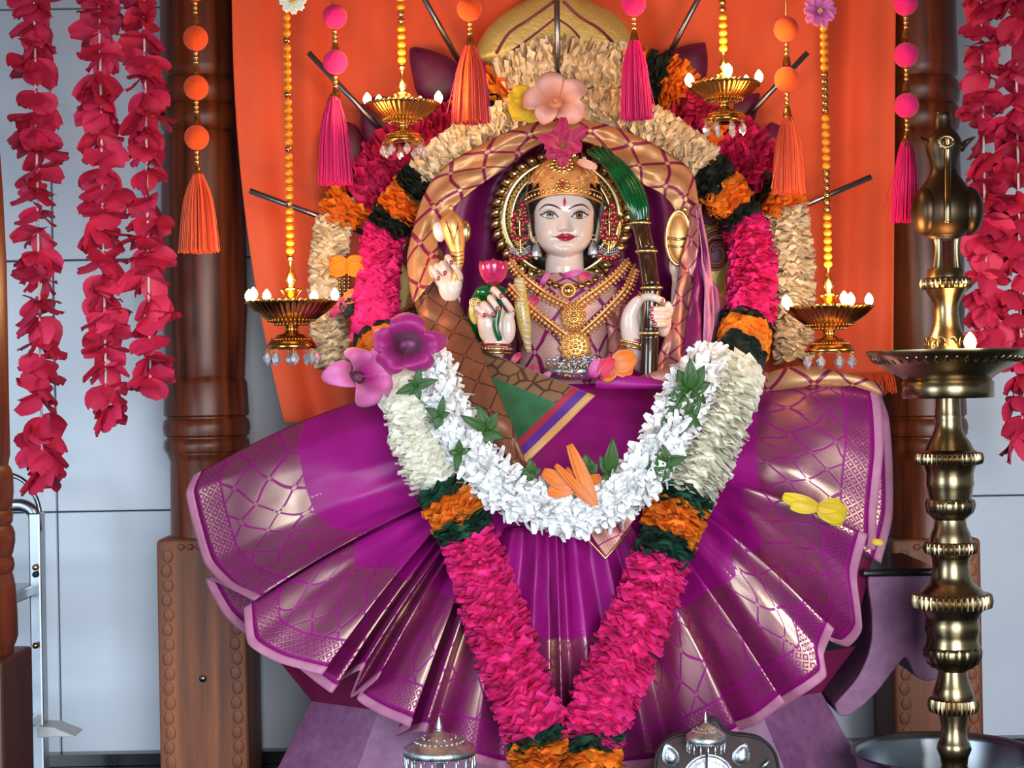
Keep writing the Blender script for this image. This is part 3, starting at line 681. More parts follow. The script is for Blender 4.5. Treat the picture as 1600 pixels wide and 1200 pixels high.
# ------------------------------------------------------------------ the purple silk sari
sari = thing('sari', 'purple silk sari with woven gold border, pleats fanned out below the goddess', 'sari', P(884, 1205, -0.15))
def fan():
    rays = [ # inner (px, py, Y)  hem (px, py, Y)
     ((545, 604, .02), (303, 742, .0)), ((590, 650, -.05), (291, 772, -.018)), ((615, 715, -.085), (303, 825, -.026)), ((628, 755, -.10), (320, 880, -.038)), ((640, 785, -.115), (352, 915, -.075)), ((650, 800, -.125), (396, 938, -.145)),
     ((640, 795, -.085), (322, 904, -.02)), ((650, 808, -.085), (350, 960, -.05)), ((655, 812, -.09), (384, 990, -.08)),
     ((652, 806, -.11), (381, 950, -.145)), ((660, 815, -.12), (388, 1006, -.165)), ((668, 818, -.13), (432, 1034, -.185)), ((678, 822, -.145), (503, 1054, -.21)),
     ((676, 824, -.10), (468, 1044, -.15)), ((688, 830, -.135), (517, 1082, -.195)), ((692, 832, -.10), (526, 1066, -.15)), ((704, 838, -.135), (563, 1047, -.20)), ((702, 840, -.10), (548, 1090, -.155)), ((714, 846, -.14), (590, 1060, -.205)), ((716, 850, -.11), (558, 1092, -.165)),
     ((726, 856, -.125), (598, 1118, -.195)), ((738, 862, -.145), (640, 1137, -.215)), ((740, 866, -.10), (618, 1150, -.16)), ((756, 870, -.14), (664, 1143, -.215)), ((764, 874, -.10), (668, 1172, -.165)),
     ((790, 880, -.12), (735, 1190, -.19)), ((812, 884, -.10), (780, 1202, -.165)), ((836, 886, -.12), (822, 1206, -.19)), ((856, 884, -.105), (860, 1210, -.165)), ((870, 880, -.125), (880, 1210, -.195)), ((880, 880, -.10), (896, 1210, -.165)), ((900, 880, -.12), (935, 1208, -.19)), ((925, 882, -.10), (975, 1204, -.165)), ((950, 880, -.12), (1018, 1200, -.19)), ((968, 872, -.10), (1050, 1196, -.165)),
     ((985, 862, -.12), (1085, 1186, -.19)), ((1000, 850, -.14), (1158, 1150, -.215)), ((1008, 846, -.10), (1140, 1146, -.16)), ((1020, 836, -.12), (1185, 1130, -.19)), ((1034, 822, -.145), (1226, 1098, -.218)), ((1038, 822, -.10), (1200, 1118, -.165)),
     ((1050, 812, -.12), (1265, 1078, -.205)), ((1060, 806, -.13), (1291, 1057, -.21)), ((1072, 796, -.135), (1287, 1022, -.205)), ((1086, 784, -.145), (1303, 983, -.218)), ((1088, 786, -.10), (1296, 1000, -.16)),
     ((1096, 780, -.11), (1325, 1010, -.165)), ((1104, 772, -.12), (1347, 982, -.18)), ((1112, 764, -.13), (1339, 900, -.195)), ((1122, 754, -.145), (1355, 836, -.212)), ((1120, 752, -.10), (1352, 852, -.145)),
     ((1132, 735, -.105), (1367, 858, -.14)), ((1145, 700, -.09), (1370, 800, -.145)), ((1160, 660, -.06), (1380, 700, -.125)), ((1180, 615, -.02), (1376, 632, -.09)), ((1200, 590, .01), (1370, 604, -.05)),
     ((1200, 600, .06), (1388, 650, .0)), ((1200, 640, .06), (1394, 715, .0)), ((1190, 700, .06), (1394, 808, -.0)), ((1180, 760, .06), (1376, 880, -.005))]
    A = []
    for i, r in enumerate(rays):
        x, y, z = r[0]; ce = max(0, 1 - abs(x - 882)/180)
        A.append(P(lerp(x, 860, .16), lerp(y, 660, .16) - 40*ce, z + lerp(.02 if 2 < i < len(rays) - 8 else 0, -.045, smooth01(ce*1.6)))); B = [P(r[1][0], r[1][1], -.165 + (r[1][2] + .165)*(1.4 if 9 <= i < len(rays) - 9 else 1)) for i, r in enumerate(rays)]; SUB = 7
    def soft(pts):
        out = []; 
        for i in range(len(pts) - 1):
            p0 = pts[max(i-1, 0)]; p1 = pts[i]; p2 = pts[i+1]; p3 = pts[min(i+2, len(pts)-1)]
            m1 = (p2 - p0)*0.30; m2 = (p3 - p1)*0.30
            lim = (p2 - p1).length*1.0
            if m1.length > lim: m1 = m1*(lim/m1.length)
            if m2.length > lim: m2 = m2*(lim/m2.length)
            for k in range(SUB):
                t = k/SUB; h = t*t*t; q = t*t
                out.append(p1*(2*h - 3*q + 1) + m1*(h - 2*q + t) + p2*(3*q - 2*h) + m2*(h - q))
        out.append(pts[-1].copy()); return out
    A, B = soft(A), soft(B); NV = 36; HEM = 0.0135
    u = 0.0; rows = [[] for _ in range(NV + 1)]; uvs = [[] for _ in range(NV + 1)]; hrows = [[] for _ in range(4)]; huv = [[] for _ in range(4)]
    for i, (a, b) in enumerate(zip(A, B)):
        if i: u += (b - B[i-1]).length
        L = (b - a).length; d = (b - a)/L
        def pt(dist):
            f = dist/L            # 0 inner .. 1 hem
            bul = 0.030*math.sin(PI*min(1, f))**1.2
            wr = 0.0022*noise.noise(Vector((u*28, dist*9, 3.1))) + 0.0016*noise.noise(Vector((u*70, dist*30, 7.0)))*(1 - f)
            lim = 0.010*noise.noise(Vector((u*12, dist*14, 0.0)))*(1 - f)
            return a + d*dist + Vector((0, -bul + wr + lim, 0.3*bul))
        for j in range(NV + 1):
            dist = (L - HEM)*j/NV; rows[j].append(pt(dist)); uvs[j].append((u, L - dist))
        for j in range(4):
            dist = (L - HEM) + HEM*j/3; hrows[j].append(pt(dist) + Vector((0, -0.0006, 0))); huv[j].append((u, L - dist))
    m = MB(); m.grid(rows, uvs=uvs); o = solid(m.build('pleated_skirt', M['sari'], sari), 0.0012, 1); 
    m = MB(); m.grid(hrows, uvs=huv); solid(m.build('hem_border', M['hem'], sari), 0.002, 0)
fan()
def lap():
    # smooth magenta silk over the crossed legs
    rows = []; uvs = []; NX = 90; NY = 46
    for j in range(NY + 1):
        v = j/NY; row = []; ur = []
        for i in range(NX + 1):
            w = i/NX; a = 2*w - 1
            L = lerp(596, 640, v); R = lerp(1196, 1120, v)
            px = lerp(L, R, w); top = 575 + 8*math.sin(w*9) ; bot = lerp(620, 870, max(0, 1 - a*a)**0.5)
            py = lerp(top, bot, v)
            Y = 0.03 - 0.185*math.sin(min(1, v*1.25)*PI/2) * (1 - 0.55*abs(a)**3) + 0.07*max(0, v - 0.72)**1.0
            Y += 0.02*math.exp(-((a)/0.35)**2)*math.sin(v*PI)
            Y += 0.004*math.sin((px - 880)*0.05 + 2.2*math.sin(py*0.012))*v*(0.4 + abs(a)) + 0.010*noise.noise(Vector((px*0.012, py*0.02, 1)))
            row.append(P(px, py, Y)); ur.append((px*0.001, 0.4 + py*0.001))
        rows.append(row); uvs.append(ur)
    m = MB(); m.grid(rows, uvs=uvs); solid(m.build('lap_drape', M['silk'], sari), 0.0015)
    # gold edged rolls of cloth across the knees
    for q, rr, mat in (([(1000, 596, -.10), (1050, 588, -.12), (1110, 583, -.115), (1165, 585, -.10), (1200, 590, -.07)], 13, 'veil_pink'), ([(1185, 600, -.04), (1230, 592, -.06), (1290, 590, -.07), (1340, 596, -.075), (1378, 612, -.07)], 17, 'veil'), ([(930, 600, -.09), (980, 598, -.11), (1040, 602, -.125), (1100, 604, -.12)], 10, 'silk')):
        pts = cat([P(*p) for p in q], 8); n = len(pts); m = MB(); rows = []; uvs = []; acc = 0
        for i, p in enumerate(pts):
            if i: acc += (p - pts[i-1]).length
            r0 = rr*0.001*(0.55 + 0.45*math.sin(PI*min(1, i/(n-1)*1.3 + 0.1))); rows.append([]); uvs.append([])
            for k in range(13):
                an = 2*PI*k/12; w = 1 + 0.12*math.sin(3*an + i*0.3)
                rows[-1].append(p + Vector((0, 0.9*r0*w*math.cos(an), r0*w*math.sin(an)))); uvs[-1].append((acc, 0.08 + k*0.006))
        m.grid(rows, uvs=uvs); m.build('knee_fold', M[mat], sari)
lap()
# green end of another shawl laid over the lap
def tri_cloth(A, B, C, fn, n=26):
    rows = []; uvs = []
    a2, b2, c2 = (Vector(q[:2]) for q in (A, B, C))
    def dist(p, q, r): d = (r - q).normalized(); return abs((p - q).x*d.y - (p - q).y*d.x)*0.001
    for j in range(n + 1):
        v = j/n; row = []; ur = []
        for i in range(n + 1):
            w = i/n; p = Vector(A)*(1 - v) + (Vector(B)*(1 - w) + Vector(C)*w)*v
            y = p.z + fn(w, v); row.append(P(p.x, p.y, y)); q = Vector((p.x, p.y)); ur.append((dist(q, a2, b2), dist(q, b2, c2)))
        rows.append(row); uvs.append(ur)
    return rows, uvs
sh = thing('shawl', 'green shawl end with brown brocade and striped edge lying across the lap', 'shawl', P(815, 720, -0.19))
rows, uvs = tri_cloth((728, 536, -.07), (930, 618, -.165), (818, 728, -.205), lambda w, v: -0.012*math.sin(PI*v) + 0.004*math.sin(w*9 + v*5)*v)
m = MB(); m.grid(rows, uvs=uvs); solid(m.build('green_end', M['pallu'], sh), 0.0015)
rows, uvs = tri_cloth((900, 800, -.20), (1000, 800, -.205), (947, 872, -.215), lambda w, v: 0.003*math.sin(w*8))
m = MB(); m.grid(rows, uvs=[[(u*1.0, 0.08 + v) for u, v in r] for r in uvs]); o = solid(m.build('gold_edged_corner', M['veil_pink'], sari), 0.0015)
m = MB(); m.tube([P(900, 822, -.207), P(946, 873, -.218), P(986, 826, -.21)], 0.0022, 6); m.build('gold_edging', M['gold_edge'], o)
# ------------------------------------------------------------------ brocade veil over the arch
veil = thing('veil', 'gold scale patterned brocade veil draped over the arch around the goddess', 'veil', P(884, 580, 0.0))
def band(name, outer, inner, mat, bul=0.006, n=12, across=14, v0=0.08, parent=None, wave=0.004, th=0.0015):
    o, i = cat([P(*p) for p in outer], n), cat([P(*p) for p in inner], n); m = MB(); rows = []; uvs = []; acc = 0
    for k, (a, b) in enumerate(zip(o, i)):
        if k: acc += ((a + b)/2 - (o[k-1] + i[k-1])/2).length
        row = []; ur = []; W = (a - b).length
        for j in range(across + 1):
            t = j/across; p = a.lerp(b, t); p.y += -bul*math.sin(PI*t) + (wave*math.sin(t*9 + acc*30) + 0.010*noise.noise(Vector((acc*16, t*2.2, len(outer)))) + 0.004*noise.noise(Vector((acc*50, t*5, 2))))*min(1, 4*t*(1 - t) + .25) ; row.append(p); ur.append((acc, v0 + t*W))
        rows.append(row); uvs.append(ur)
    m.grid(rows, uvs=uvs); return solid(m.build(name, M[mat], parent or veil), th)
band('left_fold', [(868, 184, .04), (810, 200, .035), (735, 236, .03), (690, 266, .025), (662, 306, .02), (646, 360, .01), (637, 410, 0), (646, 475, -.04)],
     [(876, 216, .03), (830, 232, .02), (790, 262, .01), (752, 288, .0), (722, 312, .0), (692, 345, -.005), (684, 385, -.02), (690, 425, -.04)], 'veil')
band('scale_border', [(640, 400, .012), (648, 470, -.018), (672, 545, -.09), (704, 620, -.15), (745, 690, -.19), (800, 742, -.205)],
     [(690, 385, .004), (712, 460, -.03), (745, 530, -.085), (768, 592, -.15), (800, 665, -.195), (824, 730, -.208)], 'veil_brown', 0.010)
band('right_fold', [(868, 184, .04), (930, 190, .035), (985, 208, .03), (1040, 236, .025), (1080, 268, .02), (1091, 310, .01), (1096, 345, 0)],
     [(884, 216, .03), (925, 226, .02), (960, 256, .01), (1000, 284, .0), (1035, 304, .0), (1056, 330, -.005), (1066, 360, -.01)], 'veil')
band('hanging_fold', [(1096, 318, .0), (1098, 360, -.01), (1095, 410, -.02), (1085, 470, -.03), (1075, 520, -.05), (1078, 592, -.09)],
     [(1080, 322, -.01), (1074, 365, -.03), (1062, 415, -.04), (1052, 470, -.05), (1040, 520, -.06), (1016, 596, -.09)], 'veil_pink', 0.006)
band('hanging_fold', [(1090, 322, .0), (1102, 380, -.015), (1110, 450, -.03), (1112, 500, -.04), (1106, 540, -.06), (1098, 600, -.08)],
     [(1086, 330, -.012), (1088, 380, -.03), (1082, 450, -.045), (1074, 500, -.055), (1066, 545, -.07), (1040, 600, -.09)], 'silk_dark', 0.008)
band('pink_edge', [(1094, 322, -.004), (1106, 380, -.02), (1114, 450, -.035), (1116, 500, -.045), (1110, 540, -.065), (1100, 600, -.085)],
     [(1088, 326, -.02), (1094, 380, -.036), (1100, 450, -.05), (1101, 500, -.06), (1096, 545, -.075), (1084, 600, -.095)], 'hem', 0.003)
# purple inner cloth behind the goddess
def interp0(tab, x):
    for (a, va), (b, vb) in zip(tab, tab[1:]):
        if x <= b: return lerp(va, vb, max(0, (x - a)/(b - a)))
    return tab[-1][1]
def lining():
    rows = []; NX = 70; NY = 60
    for j in range(NY + 1):
        v = j/NY; py = lerp(205, 640, v); row = []
        hl = interp0([(205, 12), (225, 90), (250, 145), (290, 190), (330, 206), (400, 214), (640, 214)], py); hr_ = interp0([(205, 12), (225, 90), (250, 145), (290, 185), (330, 204), (420, 212), (450, 238), (500, 248), (640, 250)], py)
        for i in range(NX + 1):
            a = 2*i/NX - 1; px = 882 + (a*hr_ if a > 0 else a*hl) + 4*v
            Y = 0.165 - 0.12*abs(a)**2.2*(1 - 0.3*v) + 0.012*math.sin(a*13 + (1 - v)*3)*min(1, v*2)*(0.3 + abs(a)) + 0.006*math.sin(a*29 + v*4)
            row.append(P(px, py, max(0.045, Y)))
        rows.append(row)
    m = MB(); m.grid(rows); solid(m.build('inner_cloth', M['silk_dark'], veil), 0.0015)
lining()
# ------------------------------------------------------------------ throne
th_ = thing('throne', 'lavender and maroon painted lotus throne under the sari', 'throne', (P(880, 1200, 0.05).x, 0.05, 0))
cx = P(885, 1100, 0.05).x
def frust(m, z0, w0, d0, z1, w1, d1, yc, mi=0):
    vs = []
    for z, w, d in ((z0, w0, d0), (z1, w1, d1)):
        for x, y in ((-w, -d*0.35), (-w*0.72, -d), (w*0.72, -d), (w, -d*0.35), (w, d), (-w, d)): vs.append((cx + x, yc + y, z))
    m.add(vs, [tuple(range(5, -1, -1)), tuple(range(6, 12))] + [(i, (i+1) % 6, (i+1) % 6 + 6, i + 6) for i in range(6)], None, mi)
zA = P(490, 1108, -0.02).z; zB = P(440, 1035, -0.02).z
m = MB(); frust(m, 0.0, 0.52, 0.17, zA, 0.405, 0.13, 0.09); m.build('lower_block', M['lavender'], th_, smooth=False)
m = MB(); frust(m, zA, 0.405, 0.13, zB, 0.46, 0.15, 0.09); m.build('flared_band', M['maroon_paint'], th_, smooth=False)
m = MB(); frust(m, zB, 0.46, 0.15, zB + 0.03, 0.46, 0.15, 0.09); m.build('dark_band', M['granite'], th_, smooth=False)
m = MB(); frust(m, zB + 0.03, 0.46, 0.15, zB + 0.14, 0.49, 0.15, 0.09); m.build('seat_block', M['maroon_paint'], th_, smooth=False)
# curled lavender bracket on the right with its stone cap
pts = [P(*p) for p in ((1304, 1100, .02), (1340, 1058, .02), (1360, 1010, .02), (1362, 960, .02), (1358, 895, .02), (1400, 893, .02), (1462, 893, .02), (1492, 950, .02), (1490, 1030, .02), (1462, 1062, .02), (1432, 1058, .02), (1416, 1028, .02), (1398, 1046, .02), (1368, 1084, .02), (1334, 1114, .02), (1312, 1118, .02))]
m = MB(); m.extrude_poly(cat(pts + [pts[0]], 4)[:-1][::-1], (0, 0.2, 0)); bev(m.build('side_bracket', M['lavender'], th_, smooth=False), 0.012, 3)
m = MB(); m.extrude_poly([P(1346, 902, 0.01), P(1468, 900, 0.01), P(1470, 888, 0.01), P(1346, 890, 0.01)], (0, 0.24, 0)); bev(m.build('stone_cap', M['granite'], th_, smooth=False), 0.004, 2)
# ------------------------------------------------------------------ the goddess
idol = thing('goddess_statue', 'white marble seated goddess with golden crown and painted face, draped in purple silk', 'statue', P(884, 600, 0.05))
HX, HY0 = 881.0, 0.03
def interp(tab, x):
    if x <= tab[0][0]: return tab[0][1]
    for (a, va), (b, vb) in zip(tab, tab[1:]):
        if x <= b:
            t = (x - a)/(b - a); return lerp(va, vb, t)
    return tab[-1][1]
def smooth_tab(tab):
    pts = cat([Vector((a, b, 0)) for a, b in tab], 8); return [(p.x, p.y) for p in pts]
WT = smooth_tab([(248, 8), (254, 26), (264, 38), (280, 47), (296, 51), (311, 51.5), (328, 50), (345, 48), (360, 46.8), (372, 44.2), (382, 39.4), (390, 33), (396.5, 25), (401, 16), (404, 7), (405, 1)])
DT = smooth_tab([(248, 8), (254, 20), (264, 30), (280, 38), (296, 42.5), (311, 45), (325, 46.5), (338, 46), (350, 46.2), (362, 46.5), (375, 46), (385, 44), (394, 42), (399, 37), (403, 28), (405, 14)])
def gs(dx, dy, sx, sy): return math.exp(-(dx/sx)**2 - (dy/sy)**2)
def face_feat(dx, py):
    a = abs(dx); f = 0.0
    ramp = smooth01((py - 332)/26)*(1 - smooth01((py - 361.5)/6))
    f += 8.0*ramp*math.exp(-(dx/(4.4 + 2.8*ramp))**2)
    f += 3.0*gs(dx, py - 361, 6.5, 5) + 3.0*gs(a - 7.8, py - 362.5, 3.6, 4)
    f += -4.2*gs(a - 22, py - 341, 11, 8) + 3.0*gs(a - 22.5, py - 341, 9.5, 5.2)
    f += 1.2*gs(a - 22, py - 329, 15, 4)
    f += 2.6*gs(a - 25, py - 367, 13, 13)
    f += 3.0*gs(dx, py - 372.4, 13, 2.9) + 3.4*gs(dx, py - 378.6, 10, 3.1) - 1.2*gs(dx, py - 375.5, 16, 1.1)
    f += -1.0*gs(dx, py - 368, 2.6, 2.5) - 1.5*gs(a - 20, py - 375, 3.5, 4)
    f += -2.4*gs(dx, py - 385, 12, 3.4) + 2.8*gs(dx, py - 394, 11, 6)
    return f
def face_d(dx, py):
    w = interp(WT, py); q = min(0.999, abs(dx)/w)
    sn = q**(1/0.92); cs = math.sqrt(max(0, 1 - sn*sn)); return interp(DT, py)*cs**0.85 + face_feat(dx, py)*min(1, cs*1.6)
def HP(dx, py, d): 
    p = P(HX + dx, py, HY0); return Vector((p.x, HY0 - d*0.001, p.z))
def on_face(dx, py, off=0.6): return HP(dx, py, face_d(dx, py) + off)
def head_rows(scale=1.0, n=132, m=120, y0=248, y1=405, phi0=None):
    rows = []
    for j in range(m + 1):
        py = lerp(y0, y1, j/m); w, dd = interp(WT, py), interp(DT, py); row = []
        for k in range(n):
            ph = 2*PI*k/n; sn, cs = math.sin(ph), math.cos(ph)
            dx = w*scale*math.copysign(abs(sn)**0.92, sn)
            d = (dd*scale*abs(cs)**0.85 + face_feat(dx, py)*min(1, cs*1.6)) if cs > 0 else -dd*1.12*scale*abs(cs)**0.85
            row.append(HP(dx, py, d))
        rows.append(row)
    return rows
def finger(m, pts, r0=5.6, r1=4.6):
    q = cat([P(*p) for p in pts], 6); n = len(q)
    m.tube(q, lambda u: lerp(r0, r1, u)*0.001, 10, caps=True); m.ball(q[-1], r1*0.001, 10, 8); m.ball(q[0], r0*0.001, 10, 8)
body = MB()
NX_ = 886
# torso, neck
def tsec(py, hw, hd, Y, px=NX_): return [Vector((P(px, py, Y).x + hw*0.001*math.cos(2*PI*k/40), Y + hd*0.001*math.sin(2*PI*k/40), P(px, py, Y).z)) for k in range(40)]
tor = [(424, 34, 30, .04), (432, 60, 36, .045), (442, 82, 42, .05), (458, 92, 48, .05), (480, 88, 52, .05), (505, 80, 50, .05), (535, 70, 46, .05), (560, 72, 48, .05), (600, 90, 60, .05)]
body.grid([tsec(*r) for r in tor], closed_u=True); o_ = len(body.v)
body.f.append(tuple(range(o_ - 40, o_))); body.mi.append(0); body.f.append(tuple(range(o_ - 40*len(tor), o_ - 40*(len(tor) - 1)))[::-1]); body.mi.append(0)
body.tube([P(882, 385, .045), P(882, 405, .042), P(882, 418, .040), P(883, 430, .042), P(884, 445, .045)], [0.0300, 0.0302, 0.0308, 0.033, 0.040], 28)
# lines of beauty on the neck
# ears
for sx in (-1, 1): body.ball(HP(sx*50, 360, -2), (0.0065, 0.009, 0.021), 14, 10, Matrix.Rotation(sx*0.15, 3, 'Y'))
# arms
body.tube(cat([P(806, 462, .05), P(775, 510, .02), P(757, 560, -.02), P(765, 562, -.05), P(774, 545, -.075)], 6), [0.026 - 0.0105*i/24 for i in range(25)], 16)
body.tube(cat([P(968, 462, .05), P(990, 515, .03), P(1003, 560, -.02), P(1000, 552, -.05), P(992, 528, -.07)], 6), [0.026 - 0.0105*i/24 for i in range(25)], 16)
body.tube(cat([P(812, 458, .07), P(760, 500, .07), P(716, 520, .05), P(704, 495, .01), P(705, 465, -.02)], 6), [0.024 - 0.0095*i/24 for i in range(25)], 16)
body.tube(cat([P(960, 458, .07), P(1020, 490, .07), P(1060, 490, .05), P(1066, 450, .02), P(1064, 430, -.0)], 6), [0.024 - 0.0095*i/24 for i in range(25)], 16)
nails = []
# lower right hand, palm open to the front with curled fingers and a lotus stem
Yh = -0.085
body.ball(P(775, 512, Yh), (0.0275, 0.0125, 0.030), 20, 14); body.ball(P(793, 512, Yh - .004), (0.0125, 0.012, 0.025), 16, 12); body.ball(P(760, 505, Yh - .002), (0.014, 0.011, 0.022), 16, 12); body.ball(P(776, 535, Yh), (0.020, 0.013, 0.016), 16, 12)
for pts, nl in (([(754, 500, Yh), (747, 486, Yh - .004), (746, 481, Yh - .014), (751, 485, Yh - .021), (757, 492, Yh - .020)], (757, 492)),
                ([(764, 498, Yh), (757, 482, Yh - .006), (756, 475, Yh - .016), (762, 482, Yh - .025), (769, 491, Yh - .023)], (769.5, 491.5)),
                ([(774, 496, Yh), (768, 474, Yh - .006), (766, 465, Yh - .016), (771, 472, Yh - .025), (777, 482, Yh - .024)], (777, 482)),
                ([(784, 494, Yh), (776, 464, Yh - .004), (771, 452, Yh - .014), (776, 456, Yh - .024), (782, 463, Yh - .025)], (782.5, 462)),
                ([(797, 500, Yh - .004), (799, 486, Yh - .012), (794, 477, Yh - .019), (788, 469, Yh - .022)], None)):
    finger(body, pts, 5.4, 4.7)
    if nl: nails.append((nl[0], nl[1], Yh - .0265 if nl[0] > 758 else Yh - .0245))
# upper right hand with the conch
Yu = -0.035
body.ball(P(703, 447, Yu), (0.0185, 0.0115, 0.025), 18, 12); body.ball(P(713, 440, Yu - .004), (0.010, 0.010, 0.020), 14, 10)
for pts, nl in (([(688, 446, Yu), (676, 428, Yu - .004), (674, 418, Yu - .014), (678, 424, Yu - .022), (684, 434, Yu - .020)], (685, 435)),
                ([(694, 444, Yu), (684, 424, Yu - .006), (683, 415, Yu - .018), (688, 420, Yu - .027), (694, 426, Yu - .027)], (695, 426.5)),
                ([(700, 440, Yu), (694, 420, Yu - .006), (691, 411, Yu - .018), (693, 416, Yu - .027), (696, 423, Yu - .026)], None),
                ([(706, 440, Yu), (700, 412, Yu - .010), (699, 402, Yu - .020), (702, 404, Yu - .028), (705, 410, Yu - .030)], (705, 410)),
                ([(717, 445, Yu - .006), (719, 432, Yu - .018), (714, 422, Yu - .026), (709, 415, Yu - .028)], None)):
    finger(body, pts, 5.0, 4.4)
    if nl: nails.append((nl[0], nl[1], Yu - .0325 if nl[0] > 700 else (Yu - .0318 if nl[0] > 690 else Yu - .0248)))
# lower left hand closed round the cane
Yl = -0.08
body.tube(cat([P(990, 536, Yl + .005), P(985, 515, Yl - .002), P(985, 492, Yl - .006), P(994, 474, Yl - .010), P(1004, 466, Yl - .016)], 6), [0.0135, 0.014, 0.0145, 0.015, 0.0152, 0.0152, 0.015, 0.0148, 0.0145, 0.014, 0.0135, 0.013, 0.0125, 0.012, 0.0115, 0.011, 0.0105, 0.010, 0.0095, 0.009, 0.0085, 0.008, 0.0075, 0.007, 0.0068], 16)
body.ball(P(995, 505, Yl + .008), (0.018, 0.012, 0.032), 16, 12)
finger(body, [(1000, 470, Yl - .010), (1010, 464, Yl - .026), (1022, 465, Yl - .032), (1034, 470, Yl - .026)], 6.6, 5.6); nails.append((1034.5, 470.5, Yl - .0315))
finger(body, [(1040, 500, Yl + .006), (1046, 485, Yl - .008), (1043, 476, Yl - .016)], 6.4, 5.6)
body.ball(P(1036, 500, Yl + .012), (0.013, 0.014, 0.026), 16, 12)
for y in (483.5, 495, 506.5):
    xt = 1019 if y < 506 else 1024
    finger(body, [(1036, y + 1, Yl + .012), (1041, y, Yl - .008), (1034, y, Yl - .027), (xt, y, Yl - .031)], 5.2, 4.9); nails.append((xt - 0.5, y - 0.5, Yl - .0365))
# upper left hand behind the discus
body.ball(P(1063, 415, -.0), (0.018, 0.011, 0.024), 18, 12)
for k in range(4): finger(body, [(1054 + 6*k, 405, -.002), (1050 + 6.5*k, 388, -.008), (1052 + 6*k, 380, -.014)], 5.4, 4.6)
finger(body, [(1076, 412, -.004), (1078, 398, -.012), (1072, 390, -.016)], 5.6, 4.8)
tmp = body.build('tmp', M['marble']); mo = tmp.modifiers.new('r', 'REMESH'); mo.mode = 'VOXEL'; mo.voxel_size = 0.0010; mo.use_smooth_shade = True
ms = tmp.modifiers.new('s', 'SMOOTH'); ms.iterations = 2; ms.factor = 0.5
dg = bpy.context.evaluated_depsgraph_get(); ev = tmp.evaluated_get(dg); me = bpy.data.meshes.new_from_object(ev, depsgraph=dg); bpy.data.objects.remove(tmp)
full = MB(); full.add([v.co.copy() for v in me.vertices], [tuple(p.vertices) for p in me.polygons]); bpy.data.meshes.remove(me)
full.grid(head_rows(), closed_u=True)
bodyo = full.build('body', M['marble'], idol)
bvh = BVHTree.FromPolygons([Vector(v) for v in full.v], full.f)
for px, py, y in nails:
    a = P(px, py, -0.5); d = (P(px, py, 0.2) - a).normalized(); hit = bvh.ray_cast(a, d)[0]
    if hit is None: continue
    m = MB(); m.ball(hit, (0.0031, 0.0014, 0.0037), 12, 8); m.build('nail', M['nail'], bodyo)
# painted features, laid on the face
def patch(name, top, bot, mat, off, parent, n=16, across=6, dome=0.0):
    """top/bot: functions of 0..1 giving (dx, py)"""
    rows = []
    for j in range(across + 1):
        t = j/across; row = []
        for i in range(n + 1):
            a, b = top(i/n), bot(i/n); x, y = lerp(a[0], b[0], t), lerp(a[1], b[1], t); row.append(on_face(x, y, off + dome*math.sin(PI*t)*math.sin(PI*i/n)))
        rows.append(row)
    m = MB(); m.grid(rows); return m.build(name, mat, parent)
def stroke(name, pts, w, mat, off, parent):
    """tapering painted line; pts (dx, py)"""
    q = cat([Vector((*p, 0)) for p in pts], 10); n = len(q); r = []
    for i, p in enumerate(q):
        d = (q[min(i+1, n-1)] - q[max(0, i-1)]).normalized(); nn = Vector((-d.y, d.x, 0)); ww = w(i/(n-1)) if callable(w) else w
        r.append([on_face(p.x + nn.x*ww*k, p.y + nn.y*ww*k, off + (0.25 if k == 0 else 0)) for k in (-1, 0, 1)])
    m = MB(); m.grid(r); return m.build(name, mat, parent)
